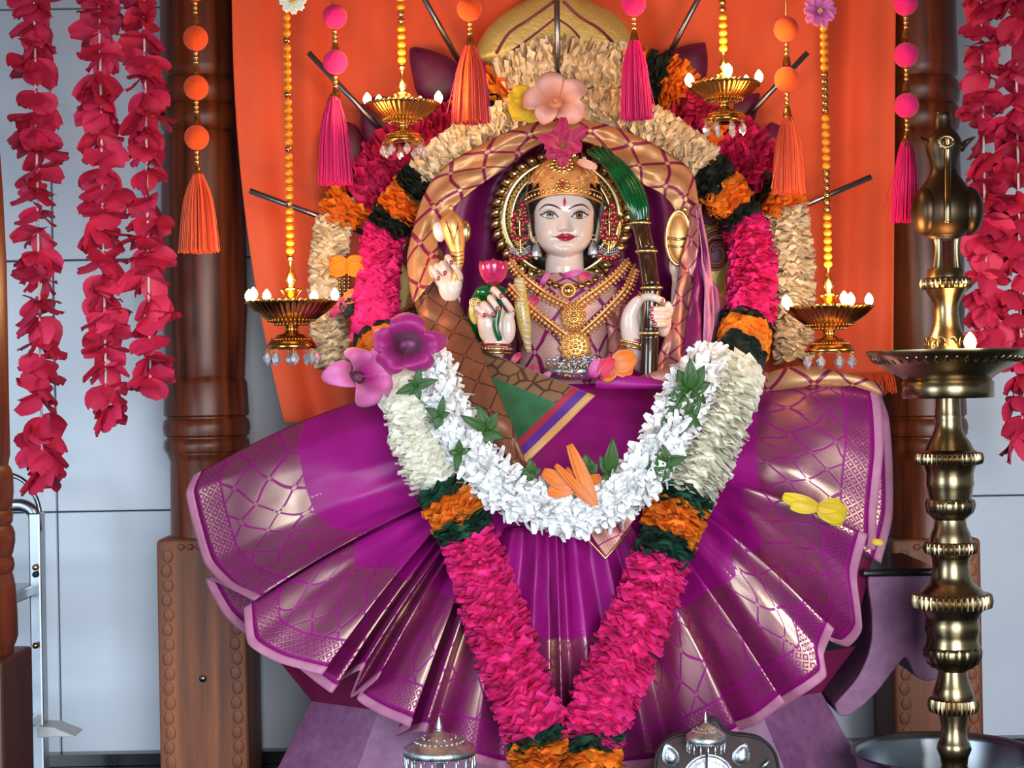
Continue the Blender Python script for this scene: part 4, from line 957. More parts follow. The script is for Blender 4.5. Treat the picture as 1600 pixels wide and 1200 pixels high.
for sx in (-1, 1):
    c0 = -1.0 if sx < 0 else 1.4
    ex = lambda x: sx*x
    inn, out_ = (11, 343.2), (36, 340.2)
    up = lambda t: (ex(lerp(inn[0], out_[0], t)), lerp(inn[1], out_[1], t) - 7.0*math.sin(PI*t**0.9)**0.9)
    lo = lambda t: (ex(lerp(inn[0], out_[0], t)), lerp(inn[1], out_[1], t) + 4.2*math.sin(PI*t))
    eye = patch('eye', up, lo, M['eyewhite'], 0.45, idol, 20, 8, 0.5)
    cxx, cyy = ex(22.5), 340.6
    def disc(nm, r, mat, off):
        rows = [[on_face(cxx + r*f*math.cos(2*PI*k/24), max(336.0, cyy + r*f*math.sin(2*PI*k/24)*1.0), off) for k in range(24)] for f in (0.02, 0.5, 1.0)]
        m = MB(); m.grid(rows, closed_u=True); return m.build(nm, mat, eye)
    disc('iris', 5.6, M['iris'], 1.0); disc('pupil', 2.0, M['pupil'], 1.2)
    m = MB(); rows = [[on_face(cxx + (5.2 + f*0.6)*math.cos(2*PI*k/24), max(336.0, cyy + (5.2 + f*0.6)*math.sin(2*PI*k/24)), 1.15) for k in range(24)] for f in (0, 1)]; m.grid(rows, closed_u=True); m.build('iris_ring', M['brow'], eye)
    stroke('eye_liner', [(ex(10), 344.2), up(0.15), up(0.35), up(0.55), up(0.75), up(0.92), (ex(38), 338.8)], lambda t: 0.6 + 0.95*math.sin(PI*t), M['brow'], 1.2, eye)
    stroke('lower_liner', [lo(0.02), lo(0.3), lo(0.6), lo(0.9), (ex(37), 339.4)], lambda t: 0.25 + 0.2*t, M['brow'], 1.1, eye)
    stroke('lid_line', [(ex(12), 339), (ex(18), 333.4), (ex(25), 331.4), (ex(32), 333.2), (ex(38), 337)], lambda t: 0.5*math.sin(PI*t) + 0.1, M['blush'], 0.6, eye)
    stroke('eyebrow', [(ex(5.5), 331.5), (ex(10), 329.5), (ex(17), 326.2), (ex(26), 324.2), (ex(33), 326.5), (ex(40), 333)], lambda t: 0.35 + 1.0*math.sin(PI*min(1, t*1.05))**0.8, M['brow'], 0.7, idol)
    stroke('nostril', [(ex(4.5), 366.0), (ex(7.0), 365.2), (ex(10.2), 366.0)], lambda t: 0.3 + 0.5*math.sin(PI*t), M['blush'], 0.4, idol)
    stroke('nose_wing_line', [(ex(10.6), 360.2), (ex(12.0), 363), (ex(10.6), 366)], lambda t: 0.45*math.sin(PI*t) + 0.1, M['blush'], 0.5, idol)
ut = lambda t: (lerp(-18.5, 18.5, t) + 1, 373.8 - 4.2*math.sin(PI*t)**1.3 - 1.4*math.exp(-((t - .38)/.08)**2) - 1.4*math.exp(-((t - .62)/.08)**2) + 0.9*math.exp(-((t - .5)/.05)**2))
um = lambda t: (lerp(-18.5, 18.5, t) + 1, 373.8 + 1.9*math.sin(PI*t)**1.0)
lb_ = lambda t: (lerp(-15, 15, t) + 1, 374.4 + 6.6*math.sin(PI*t)**0.85)
lm_ = lambda t: (lerp(-15, 15, t) + 1, 374.2 + 1.4*math.sin(PI*t))
lips = patch('lips', ut, um, M['lip'], 0.45, idol, 30, 6, 0.6); patch('lower_lip', lm_, lb_, M['lip'], 0.45, lips, 30, 6, 0.9)
stroke('mouth_line', [(-17.5, 373.6), (-9, 375.2), (1, 375.9), (11, 375.2), (19.5, 373.6)], lambda t: 0.4*math.sin(PI*t) + 0.12, M['brow'], 0.9, lips)
for e in (-1, 1): stroke('mouth_corner', [(1 + e*16.5, 373.9), (1 + e*18.5, 372.9), (1 + e*20.5, 372.0)], lambda t: 0.6*(1 - t) + 0.1, M['lip'], 0.7, lips)
patch('tilak', lambda t: (-0.3 + 4.8*0.5*(-math.sin(PI*t**1.5)), lerp(311, 328.5, t)), lambda t: (-0.3 + 4.8*0.5*(math.sin(PI*t**1.5)), lerp(311, 328.5, t)), M['tilak'], 0.7, idol, 20, 4, 0.4)
# hair
HT = [(290, 8), (308, 12), (313, 32), (318, 46), (325, 58), (335, 70), (350, 76), (370, 84), (398, 120)]
rows = []
for j in range(40):
    py = lerp(290, 388, j/39); p0 = math.radians(interp(HT, py)); w, dd = interp(WT, min(py, 376)), interp(DT, min(py, 376)); row = []
    for k in range(61):
        ph = lerp(p0, 2*PI - p0, k/60); sn, cs = math.sin(ph), math.cos(ph); sc = 1.035 + 0.06*min(1, (min(k, 60 - k))/6)
        dx = w*sc*math.copysign(abs(sn)**0.92, sn); d = dd*sc*abs(cs)**0.85 if cs > 0 else -dd*1.16*abs(cs)**0.85
        row.append(HP(dx, py, d + (0.8 if cs > 0 else 0)))
    rows.append(row)
m = MB(); m.grid(rows); solid(m.build('hair', M['hair'], idol), 0.004, 0)
# loose hair behind the neck
m = MB(); m.ball(HP(0, 400, -28), (0.052, 0.022, 0.026), 24, 12); m.build('hair_bun', M['hair'], idol)
# crown
def crown_pt(ph, h, off=0.0):
    """h 0..1 bottom to top"""
    pr = [(0.0, 57.5), (0.10, 58.0), (0.22, 57.5), (0.38, 55.5), (0.55, 51.5), (0.70, 45), (0.84, 35), (0.94, 21), (1.0, 4)]
    w = interp(smooth_crown, h) + off; sn, cs = math.sin(ph), math.cos(ph)
    py = 309 - 66*h + (11*abs(sn)**2*(1 - h)); return HP(w*sn, py, w*0.93*cs)
smooth_crown = smooth_tab([(0.0, 57.5), (0.10, 58.0), (0.22, 57.5), (0.38, 55.5), (0.55, 51.5), (0.70, 45), (0.84, 35), (0.94, 21), (1.0, 4)])
m = MB(); m.grid([[crown_pt(2*PI*k/72, j/24) for k in range(72)] for j in range(25)], closed_u=True); crown = m.build('crown', M['crown_orange'], idol)
m = MB()
for h, r in ((0.015, 0.0022), (0.20, 0.0018)): m.tube([crown_pt(lerp(-PI*0.62, PI*0.62, k/50), h, 0.5) for k in range(51)], r, 8)
def spiral(ph0, h0, sx, R, turns=1.6, r=0.0013):
    pts = []
    for k in range(40):
        a = k/39*turns*2*PI; q = R*(1 - 0.85*k/39); pts.append(crown_pt(ph0 + sx*q*math.cos(a), h0 + q*0.85*math.sin(a), 0.6))
    m.tube(pts, r, 6)
for sx in (-1, 1):
    spiral(sx*0.62, 0.47, sx, 0.20); spiral(sx*1.05, 0.40, -sx, 0.17); spiral(sx*0.42, 0.36, sx, 0.11); spiral(sx*0.80, 0.66, sx, 0.13); spiral(sx*1.40, 0.42, sx, 0.15)
    m.tube([crown_pt(sx*lerp(0.30, 1.5, k/20), 0.30 + 0.06*math.sin(k*0.9), 0.6) for k in range(21)], 0.0013, 6)
    m.tube([crown_pt(sx*lerp(0.25, 1.4, k/20), lerp(0.86, 0.50, k/20) + 0.03*math.sin(k*0.8), 0.6) for k in range(21)], 0.0014, 6)
m.build('scrollwork', M['gold_orange'], crown)
for k in range(-11, 12):
    if k == 0: continue
    m = MB(); p = crown_pt(k*0.145, 0.105, 1.5); m.ball(p, (0.0026, 0.0024, 0.0036), 8, 6); m.build('rim_bead', M['gold'], crown)
# rosette
rc = 0.74; m = MB()
for R, n, rr in ((0.30, 14, 0.0042), (0.17, 10, 0.003)):
    for k in range(n):
        a = 2*PI*k/n; p = crown_pt(R*1.15*math.cos(a) - 0.08, rc + R*0.68*math.sin(a), 1.6); m.ball(p, (rr, 0.003, rr), 10, 6)
    m.tube([crown_pt(R*1.4*math.cos(2*PI*k/40) - 0.08, rc + R*0.82*math.sin(2*PI*k/40), 1.2) for k in range(41)], 0.0012, 6)
m.build('rosette', M['gold'], crown)
m = MB(); m.ball(crown_pt(-0.08, rc, 3.0), (0.0048, 0.004, 0.0055), 14, 10); m.build('ruby', M['ruby'], crown)
m = MB(); m.ball(crown_pt(-0.06, 0.20, 3.0), (0.0042, 0.0035, 0.0042), 14, 10); m.build('ruby', M['ruby'], crown)
m = MB()
for k in range(8): m.ball(crown_pt(-0.06 + 0.15*math.cos(k*PI/4), 0.20 + 0.115*math.sin(k*PI/4), 1.6), 0.0034, 8, 6)
m.build('rosette', M['gold'], crown)
# blouse
bl = [(428, 46, 38, .046), (436, 74, 44, .05), (446, 92, 50, .05), (460, 99, 55, .05), (482, 95, 60, .05), (505, 86, 57, .05), (535, 76, 52, .05), (560, 78, 54, .05), (600, 96, 66, .05)]
rows = []; uvs = []
for j in range(8*(len(bl) - 1) + 1):
    i = min(j//8, len(bl) - 2); f = (j - 8*i)/8; a = [lerp(bl[i][c], bl[i+1][c], f) for c in range(4)]
    rows.append([v for v in tsec(*a)]); rows[-1].append(rows[-1][0].copy()); uvs.append([(k*0.0125 if True else 0, 0.08 + j*0.0024) for k in range(41)])
m = MB(); m.grid(rows, uvs=uvs); m.build('blouse', M['blouse'], idol)
m = MB()
for q in ([P(812, 455, .05), P(782, 500, .03), P(768, 535, .0)], [P(962, 455, .05), P(988, 500, .03), P(1000, 535, .0)]):
    m = MB(); m.tube(cat(q, 8), lambda u: 0.032 - 0.007*u, 18); m.build('sleeve', M['silk_dark'], idol)
# purple shoulder cloth on the right
band('shoulder_drape', [(938, 430, .03), (965, 434, .04), (985, 455, .03), (1000, 500, .0), (1000, 565, -.03)], [(920, 440, .012), (932, 470, .006), (945, 500, .006), (950, 535, .008), (945, 580, -.01)], 'veil_pink', 0.008, parent=idol)
# golden halo ring behind the head
hr = thing('head_halo', 'ribbed golden halo ring right behind the head of the goddess', 'halo', P(877, 420, 0.10))
def ellp(a, rx, ry, Y): return P(877 + rx*math.cos(a), 340 - ry*math.sin(a), Y)
m = MB(); m.tube([ellp(2*PI*k/72, 90, 88, 0.098) for k in range(73)], 0.0085, 12); m.build('smooth_ring', M['pale_gold'], hr)
m = MB(); m.tube([ellp(2*PI*k/72, 77, 76, 0.10) for k in range(73)], 0.006, 10); m.build('inner_ring', M['pale_gold'], hr)
m = MB()
for k in range(72):
    m.ball(ellp(2*PI*k/72 + .02, 84, 82, 0.092), 0.0022, 6, 4)
m.build('bead_row', M['gold'], hr)
for k in range(34):
    a = math.radians(-70 + 320*k/33); m = MB()
    m.tube([ellp(a, 94, 92, 0.098), ellp(a + 0.05, 103, 100, 0.093), ellp(a + 0.13, 112, 109, 0.10)], [0.0066, 0.0078, 0.0036], 8); m.build('feather_lobe', M['pale_gold'], hr)
m = MB(); pts = [ellp(2*PI*k/48, 78, 78, 0.112) for k in range(48)]; m.extrude_poly(pts[::-1], (0, 0.006, 0)); m.build('blue_disc', simple('dark_blue_paint', (0.02, 0.03, 0.10), 0.3), hr, smooth=False)
# ------------------------------------------------------------------ jewellery
def bells(px, py, label):
    t = thing('earring', label, 'earring', HP(px - HX, py + 14, 8), 'silver bell earrings'); c = HP(px - HX, py, 14)
    m = MB(); m.lathe(c, [(0.0095, -0.012), (0.0098, -0.010), (0.0085, -0.002), (0.0055, 0.006), (0.002, 0.011), (0.001, 0.013)], 18); m.build('bell', M['silver'], t)
    m = MB(); m.ball(c + Vector((0, 0, -0.0135)), 0.0035, 10, 8); m.build('clapper', M['silver'], t)
    m = MB(); q = [c + Vector((0.004*math.cos(a), 0, 0.016 + 0.004*math.sin(a))) for a in [2*PI*k/16 for k in range(17)]]; m.tube(q, 0.0008, 6); m.build('hook', M['gold'], t)
bells(837, 391, 'silver bell earring hanging from the left ear in the photo'); bells(927, 388, 'silver bell earring hanging from the right ear in the photo')
def ruby_drop(px, label, sx):
    t = thing('ear_ornament', label, 'ear ornament', HP(px - HX, 408, 20), 'ruby ear ornaments'); r = random.Random(px)
    def at(dx, py, d=20): return HP(px + dx - HX, py, d)
    m = MB(); m.tube(cat([at(sx*4, 312, 14), at(0, 330), at(0, 360), at(sx*-2, 400)], 6), 0.0022, 6); m.build('chain', M['bead_gold'], t)
    for k, (dx, py) in enumerate([(4, 322), (-7, 336), (7, 334), (-10, 346), (3, 344), (11, 348), (-8, 358), (5, 360), (-11, 370), (9, 374), (-3, 374)]):
        m = MB(); m.ball(at(dx, py, 24), (0.0046, 0.0042, 0.0056), 12, 8); m.build('ruby', M['ruby'], t)
    m = MB()
    for k in range(26):
        a = 2*PI*k/26; m.ball(at(1 + 14*math.cos(a), 364 - 20*math.sin(a), 21), 0.0021, 6, 5)
    for k in range(22): m.ball(at(r.uniform(-9, 10), r.uniform(326, 388), 22), 0.0019, 6, 5)
    m.build('gold_granules', M['gold'], t)
    m = MB()
    for k in range(30):
        x = -15 + k%10*3.3; y = 386 + (k//10)*4 + 6*math.cos((x)/10); m.ball(at(x, y, 20), 0.0019, 6, 5)
    m.build('pearl_fringe', M['silver'], t)
    for k in range(6):
        x = -15 + 6*k; m = MB(); m.ball(at(x, 402 + 4*math.cos(x/8), 21), (0.0033, 0.003, 0.004), 10, 6); m.build('ruby', M['ruby'], t)
ruby_drop(812, 'ruby and gold ear ornament beside the left cheek in the photo', -1); ruby_drop(951, 'ruby and gold ear ornament beside the right cheek in the photo', 1)
def blouse_y(px, py):
    i = 0
    hw = interp([(r[0], r[1]) for r in bl], py); hd = interp([(r[0], r[2]) for r in bl], py); q = min(0.96, abs(px - NX_)/hw); return 0.05 - hd*0.001*math.sqrt(1 - q*q)
def necklace(label, path, pend, base_r, n_extra=0):
    t = thing('gold_necklace', label, 'necklace', P(pend[0], pend[1] + pend[2], blouse_y(*pend[:2]) - 0.01), 'gold necklaces')
    pts = cat([P(a, b, min(blouse_y(a, b), y) - 0.008) for a, b, y in path], 14); m = MB(); m.tube(pts, 0.0026, 6); m.build('chain', M['gold_orange'], t)
    q = resample(pts, 0.0072); m = MB(); m2 = MB()
    for k, p in enumerate(q[1:-1]):
        d = (q[k+2] - q[k]).normalized(); nrm = Vector((d.z, 0, -d.x)); 
        if nrm.z > 0: nrm = -nrm
        m.ball(p + nrm*0.0065 + Vector((0, -0.002, 0)), (0.0036, 0.003, 0.0036), 8, 6); m2.ball(p + nrm*0.0125 + Vector((0, -0.001, 0)), 0.0023, 6, 5); m.ball(p - nrm*0.003, 0.0024, 6, 5)
    a = m.build('lobe_row', M['gold_orange'], t); b = m2.build('bead_row', M['gold'], t); a['kind'] = 'stuff'; b['kind'] = 'stuff'
    px, py, R = pend; Y = blouse_y(px, py) - 0.012; c = P(px, py, Y); k1 = R*0.001
    m = MB(); n = 60; rows = []
    for f, dy in ((0.02, -0.005), (0.3, -0.0045), (0.6, -0.003), (0.92, -0.0015), (1.0, 0.0005), (0.95, 0.003)):
        rows.append([c + Vector((k1*f*(1 + 0.07*math.sin(14*a_))*math.sin(a_), dy, k1*f*(1 + 0.07*math.sin(14*a_))*(math.cos(a_)*(1.0 if math.cos(a_) > 0 else 1.22)))) for a_ in [2*PI*k/n for k in range(n)]])
    m.grid(rows, closed_u=True); pd = m.build('pendant', M['gold_orange'], t)
    m = MB()
    for R2, nn, rr in ((0.82, 22, 0.0021), (0.55, 14, 0.0026), (0.28, 7, 0.0026)):
        for k in range(nn):
            a_ = 2*PI*k/nn; m.ball(c + Vector((k1*R2*math.sin(a_), -0.005, k1*R2*math.cos(a_)*(1 if math.cos(a_) > 0 else 1.18))), rr, 6, 5)
    m.ball(c + Vector((0, -0.006, 0)), 0.0036, 10, 8); m.build('filigree', M['gold'], pd)
    return t
necklace('short gold necklace with round pendant on the chest of the goddess', [(797, 404, .02), (818, 430, 0), (850, 455, 0), (882, 472, 0), (896, 478, 0), (908, 468, 0), (940, 445, 0), (965, 424, .01), (982, 404, .03)], (896, 493, 20), 2)
necklace('longer gold necklace with large drop pendant below the round one', [(795, 443, -.03), (820, 470, -.02), (852, 497, 0), (884, 521, 0), (898, 526, 0), (912, 515, 0), (945, 485, 0), (978, 448, .0), (992, 413, .03)], (899, 541, 25), 2)
t = thing('bead_choker', 'choker of copper beads with a round brooch below the neck', 'necklace', P(888, 462, -.015))
for k, (px, py) in enumerate([(842, 424), (850, 434), (859, 441), (869, 446), (879, 449), (897, 449), (908, 447), (919, 443), (930, 437), (940, 430), (948, 422)]):
    m = MB(); m.ball(P(px, py, blouse_y(px, py) - 0.007), 0.0056, 12, 8); m.build('bead', M['bead_gold'], t)
m = MB(); c = P(888, 454, blouse_y(888, 454) - 0.012); m.lathe((0, 0, 0), [(0.0115, 0), (0.0115, 0.004), (0.009, 0.005), (0.0085, 0.0035)], 24); 
for i, v in enumerate(m.v): m.v[i] = (c.x + v[0], c.y - v[2], c.z + v[1])
m.build('brooch_rim', M['gold_orange'], t)
m = MB(); m.ball(c, (0.0085, 0.006, 0.0085), 16, 10); m.build('brooch_stone', M['bead_gold'], t)
# red and pink petals tucked at the neck
def loose_petal(px, py, Y, L, W, rot, mat, label, curl=0.8, parent=None, tilt=0.3):
    m = MB(); R = Matrix.Rotation(PI/2, 3, 'X') @ Matrix.Rotation(rot, 3, 'Z') @ Matrix.Rotation(-tilt, 3, 'Y')
    add_petal(m, P(px, py, Y), R, L=L*0.001, W=W*0.001, nu=8, nv=8, curl=curl, cup=0.3, wav=0.0015, root=0.4)
    o = solid(m.build('petal', M[mat], parent), 0.0008, 0)
    if label: tag(o, label, 'petal')
    return o
loose_petal(845, 446, blouse_y(845, 440) - .016, 24, 9, 1.0, 'pinkbloom', 'pale pink curved petal caught left of the copper choker')
loose_petal(880, 432, blouse_y(880, 432) - .014, 34, 10, 0.25, 'pinkbloom', 'long pale pink petal lying across the base of the neck')
loose_petal(905, 437, blouse_y(905, 437) - .014, 20, 14, 0.5, 'magentaflower', 'dark magenta petal lying right of the neck on the choker')
loose_petal(824, 478, blouse_y(824, 478) - .02, 22, 16, 0.7, 'magentaflower', 'red petal caught under the left strand of the long necklace')
# yellow ribbed painted cord on the left of the chest
t = thing('chest_garland', 'pale yellow ribbed garland hanging left of the blouse', 'garland', P(822, 552, -.02))
pts = cat([P(811, 436, -.012), P(814, 470, -.022), P(819, 505, -.022), P(826, 550, -.015)], 16); n = len(pts)
m = MB(); m.tube(pts, lambda u: (0.0085 + 0.003*math.sin(PI*u))*(1 - 0.55*max(0, u - .7)/.3), 12); m.build('core', M['yellow_paint'], t)
for k in range(3, n - 2, 3):
    m = MB(); p = pts[k]; m.ball(p + Vector((0, -0.006, 0)), (0.0085*(1 - 0.4*max(0, k/n - .7)/.3), 0.006, 0.0026), 10, 6, Matrix.Rotation(0.2, 3, 'Y')); m.build('rib', M['eyewhite'], t)
# bangles
def bangle(px, py, Y, rx, ry, tilt, label):
    t = thing('bangle', label, 'bangle', P(px, py, Y), 'gold bangles'); c = P(px, py, Y); R = Matrix.Rotation(tilt, 3, 'Y')
    for q, mat, rr in ((0, 'gold', 0.0028), (0.006, 'ruby', 0.002), (-0.006, 'gold', 0.002)):
        m = MB(); m.tube([c + R @ Vector((rx*0.001*math.cos(a), ry*0.001*math.sin(a), q)) for a in [2*PI*k/40 for k in range(41)]], rr, 8); m.build('ring', M[mat], t)
    m = MB()
    for k in range(24):
        a = 2*PI*k/24; m.ball(c + R @ Vector((rx*0.00107*math.cos(a), ry*0.00107*math.sin(a), 0)), 0.0026, 6, 5)
    m.build('studs', M['pale_gold'], t)
bangle(775, 545, -.083, 21, 17, 0.05, 'gold bangle on the wrist of the hand holding the pink lotus'); bangle(990, 537, -.074, 18, 17, 0.25, 'gold bangle on the wrist of the hand gripping the sugarcane')
# finger rings
def fring(px, py, Y, r, label, tilt):
    m = MB(); c = P(px, py, Y); R = Matrix.Rotation(tilt, 3, 'Y'); m.tube([c + R @ Vector((r*0.001*math.cos(a), r*0.001*math.sin(a), 0)) for a in [2*PI*k/24 for k in range(25)]], 0.0012, 6)
    tag(m.build('finger_ring', M['gold']), label, 'ring')
fring(798.5, 487, Yh - .0115, 7.2, 'thin gold ring on the thumb beside the green lotus stem', -0.2); fring(717.5, 437, Yu - .013, 7.2, 'thin gold ring on the thumb below the conch', 0.2); fring(1003, 467, Yl - .015, 8.5, 'gold ring on the finger crossing the sugarcane', 0.8)
# lotus with stem
t = thing('lotus_flower', 'glossy pink lotus on a green stem held in the open hand', 'flower', P(778, 531, Yh - .014))
m = MB(); m.tube(cat([P(785, 452, Yh - .008), P(781, 470, Yh - .014), P(777, 490, Yh - .018), P(775, 508, Yh - .018), P(778, 522, Yh - .017), P(781, 531, Yh - .014)], 6), [0.0062]*20 + [0.006, 0.0058, 0.0055, 0.005, 0.0045, 0.004] if False else (lambda u: 0.0064 - 0.002*u), 12); m.build('stem', M['green_paint'], t)
c = P(771, 432, Yh - .004)
for ring, (n, tl, L, W, yo) in enumerate(((8, 0.62, 36, 27, 0), (7, 0.35, 35, 24, 2), (5, 0.05, 30, 20, 4))):
    for k in range(n):
        m = MB(); a = 2*PI*k/n + ring*0.4
        R = Matrix.Rotation(a, 3, 'Z') @ Matrix.Rotation(-(PI/2 - tl - 0.25), 3, 'Y')
        add_petal(m, c + Vector((0.009*math.cos(a), 0.009*math.sin(a), -0.011)), R, L=L*0.001, W=W*0.001, nu=6, nv=8, curl=-1.0, cup=0.45, root=0.5); solid(m.build('petal', M['lotus_paint'], t), 0.0012, 0)
m = MB(); m.ball(c + Vector((0, 0, 0.004)), (0.014, 0.014, 0.018), 14, 10); m.build('heart', M['lotus_paint'], t)
m = MB(); m.lathe(c + Vector((0, 0, 0.022)), [(0.007, -0.004), (0.008, 0), (0.004, 0.003), (0.001, 0.005)], 12); m.build('tip', M['gold'], t)
# green and yellow painted support beside the hand
t = thing('painted_bracket', 'green and yellow painted bracket between the lotus hand and the veil', 'bracket', P(748, 532, -.06))
q = [(737, 452), (752, 443), (772, 446), (782, 456), (776, 480), (768, 505), (764, 532), (752, 530), (738, 518), (731, 495), (732, 470)]
m = MB(); m.ball(P(752, 490, -.05), (0.021, 0.016, 0.044), 20, 16, Matrix.Rotation(0.12, 3, 'Y')); m.ball(P(766, 456, -.054), (0.024, 0.015, 0.013), 18, 12); m.build('green_back', M['green_paint'], t)
m = MB(); m.ball(P(744, 486, -.066), (0.0115, 0.006, 0.021), 18, 12); m.build('yellow_panel', M['yellow_paint'], t)
m = MB()
for k in range(2): m.tube([P(741 + (7 - 3*k)*math.cos(a), 473 + (7 - 3*k)*math.sin(a), -.0715) for a in [2*PI*i/24 for i in range(25)]], 0.0013, 6)
m.build('yellow_scroll', M['pale_gold'], t)
# conch
t = thing('conch', 'golden conch shell with white side flanges held in the raised left hand', 'conch', P(708, 440, Yu - .012))
prof = [(440, 5), (425, 7.5), (412, 8.5), (402, 9.5), (392, 11), (380, 14.5), (366, 17.5), (354, 18.5), (344, 17), (336, 12), (331, 6), (328, 3.5), (325, 4.6), (322, 4), (320.5, 1)]
rows = []
for py, r in prof:
    px = 704.5 + 12*smooth01((py - 330)/85) - 8*smooth01((py - 405)/40); c = P(px, py, Yu - .010); rows.append([c + Vector((r*0.001*math.cos(2*PI*k/28), 0.85*r*0.001*math.sin(2*PI*k/28), 0)) for k in range(28)])
m = MB(); m.grid(rows, closed_u=True); m.build('shell', M['gold_orange'], t)
m = MB(); m.ball(P(686, 362, Yu - .008), (0.0095, 0.009, 0.016), 16, 12, Matrix.Rotation(-0.2, 3, 'Y')); m.build('flange', M['eyewhite'], t)
m = MB(); m.ball(P(728, 361, Yu - .008), (0.0075, 0.009, 0.0165), 16, 12); m.build('flange', M['pale_gold'], t)
m = MB()
for (x1, y1), (x2, y2), (x3, y3) in (((697, 346), (709, 382), (716, 352)), ((699, 352), (710, 374), (717, 345))):
    m.tube([P(x1, y1, Yu - .025), P(x2, y2, Yu - .0245), P(x3, y3, Yu - .025)], 0.0007, 5)
for py in (393, 399, 405, 411): m.tube([P(714 - 9, py + 1, Yu - .017), P(714, py + 2, Yu - .0195), P(714 + 9.5, py, Yu - .016)], 0.0008, 5)
m.build('engraving', M['bead_gold'], t)
# discus / golden ring partly hidden by the veil
t = thing('discus', 'golden discus edge half hidden behind the right veil fold', 'discus', P(1062, 420, -.012))
m = MB(); m.ball(P(1060, 372, -.012), (0.020, 0.013, 0.042), 20, 14); m.build('rim', M['gold_orange'], t)
m = MB(); m.tube([P(1060 + 19*math.cos(a), 372 + 42*math.sin(a), -.018) for a in [2*PI*k/40 for k in range(41)]], 0.003, 8); m.tube([P(1043, 372, -.024), P(1060, 374, -.027), P(1076, 372, -.024)], 0.0022, 6); m.tube([P(1044, 384, -.024), P(1060, 386, -.027), P(1076, 384, -.024)], 0.0018, 6); m.build('band', M['pale_gold'], t)
m = MB(); m.ball(P(1070, 327, -.012), 0.005, 10, 8); m.build('knob', M['gold'], t)
# sugarcane
t = thing('sugarcane', 'dark brown jointed sugarcane with green leaf top, gripped by the right hand', 'sugarcane', P(1014, 568, Yl - .012))
joints = [(1000, 349, -.045), (1010, 393, -.065), (1018, 450, Yl - .012), (1015, 521, Yl - .014), (1014, 590, Yl - .010)]
for a, b in zip(joints, joints[1:]):
    m = MB(); A, B = P(*a), P(*b); m.tube([A.lerp(B, f) for f in (0.02, 0.1, 0.5, 0.9, 0.98)], [0.0145, 0.0135, 0.0130, 0.0135, 0.0145], 20); m.build('cane_segment', M['cane'], t)
for a in joints[:-1]:
    m = MB(); A = P(*a); m.tube([A + Vector((0.0152*math.cos(q), 0.0152*math.sin(q), 0)) for q in [2*PI*k/28 for k in range(29)]], 0.0023, 8); m.build('node_ring', M['pale_gold'], t)
for k, (tx, ty) in enumerate([(918, 236), (926, 232), (934, 230), (942, 230), (950, 234), (956, 244)]):
    f = (k - 2.5); m = MB()
    pts = cat([P(1000 + f*3.6, 350, -.045 - 0.006*math.cos(f)), P(996 + f*5.0, 322, -.044 - .006*math.cos(f*.6)), P(982 + f*6.0, 288, -.034 - .006*math.cos(f*.6)), P(958 + f*5.5, 256, -.02 - .005*math.cos(f*.6)), P(tx, ty, .0)], 8)
    m.tube(pts, lambda u: 0.0048*(1 - 0.35*u) + 0.0012*math.sin(PI*u), 8, flat=1.6); m.build('leaf_blade', M['green_paint'], t)
# ------------------------------------------------------------------ hanging oil lamps on bead strings
TOPZ = 1.776
def flame_obj(p, t, k=1.0):
    m = MB(); m.lathe(p, [(0.0015*k, -0.004*k), (0.0052*k, 0.000*k), (0.0074*k, 0.006*k), (0.0068*k, 0.011*k), (0.0038*k, 0.016*k), (0.0006*k, 0.0195*k)], 12); w = m.build('flame', M['flame'], t)
    m = MB(); m.tube([p + Vector((0, 0, -0.010*k)), p + Vector((0, 0, 0.001))], 0.0014*k, 6); m.build('wick', M['wick'], t)
def lamp_light(p, e, t):
    l = bpy.data.lights.new('flame_light', 'POINT'); l.energy = e; l.color = (1.0, 0.55, 0.22); l.shadow_soft_size = 0.035
    o = bpy.data.objects.new('flame_light', l); COL.objects.link(o); o.location = p; return o
bead_y = MB(); bead_y.ball((0, 0, 0), (0.0066, 0.0066, 0.0060), 12, 8); _o = bead_y.build('bead', M['bead_yellow']); BEADY = _o.data; bpy.data.objects.remove(_o)
bead_g = MB(); bead_g.ball((0, 0, 0), (0.0062, 0.0062, 0.0056), 12, 8); _o = bead_g.build('bead', M['bead_gold']); BEADG = _o.data; bpy.data.objects.remove(_o)
drop = MB(); drop.lathe((0, 0, 0), [(0.0004, 0.0), (0.0034, -0.002), (0.0084, -0.010), (0.0062, -0.0165), (0.0004, -0.0225)], 6); _o = drop.build('crystal_drop', M['crystal'], smooth=False); DROP = _o.data; bpy.data.objects.remove(_o)
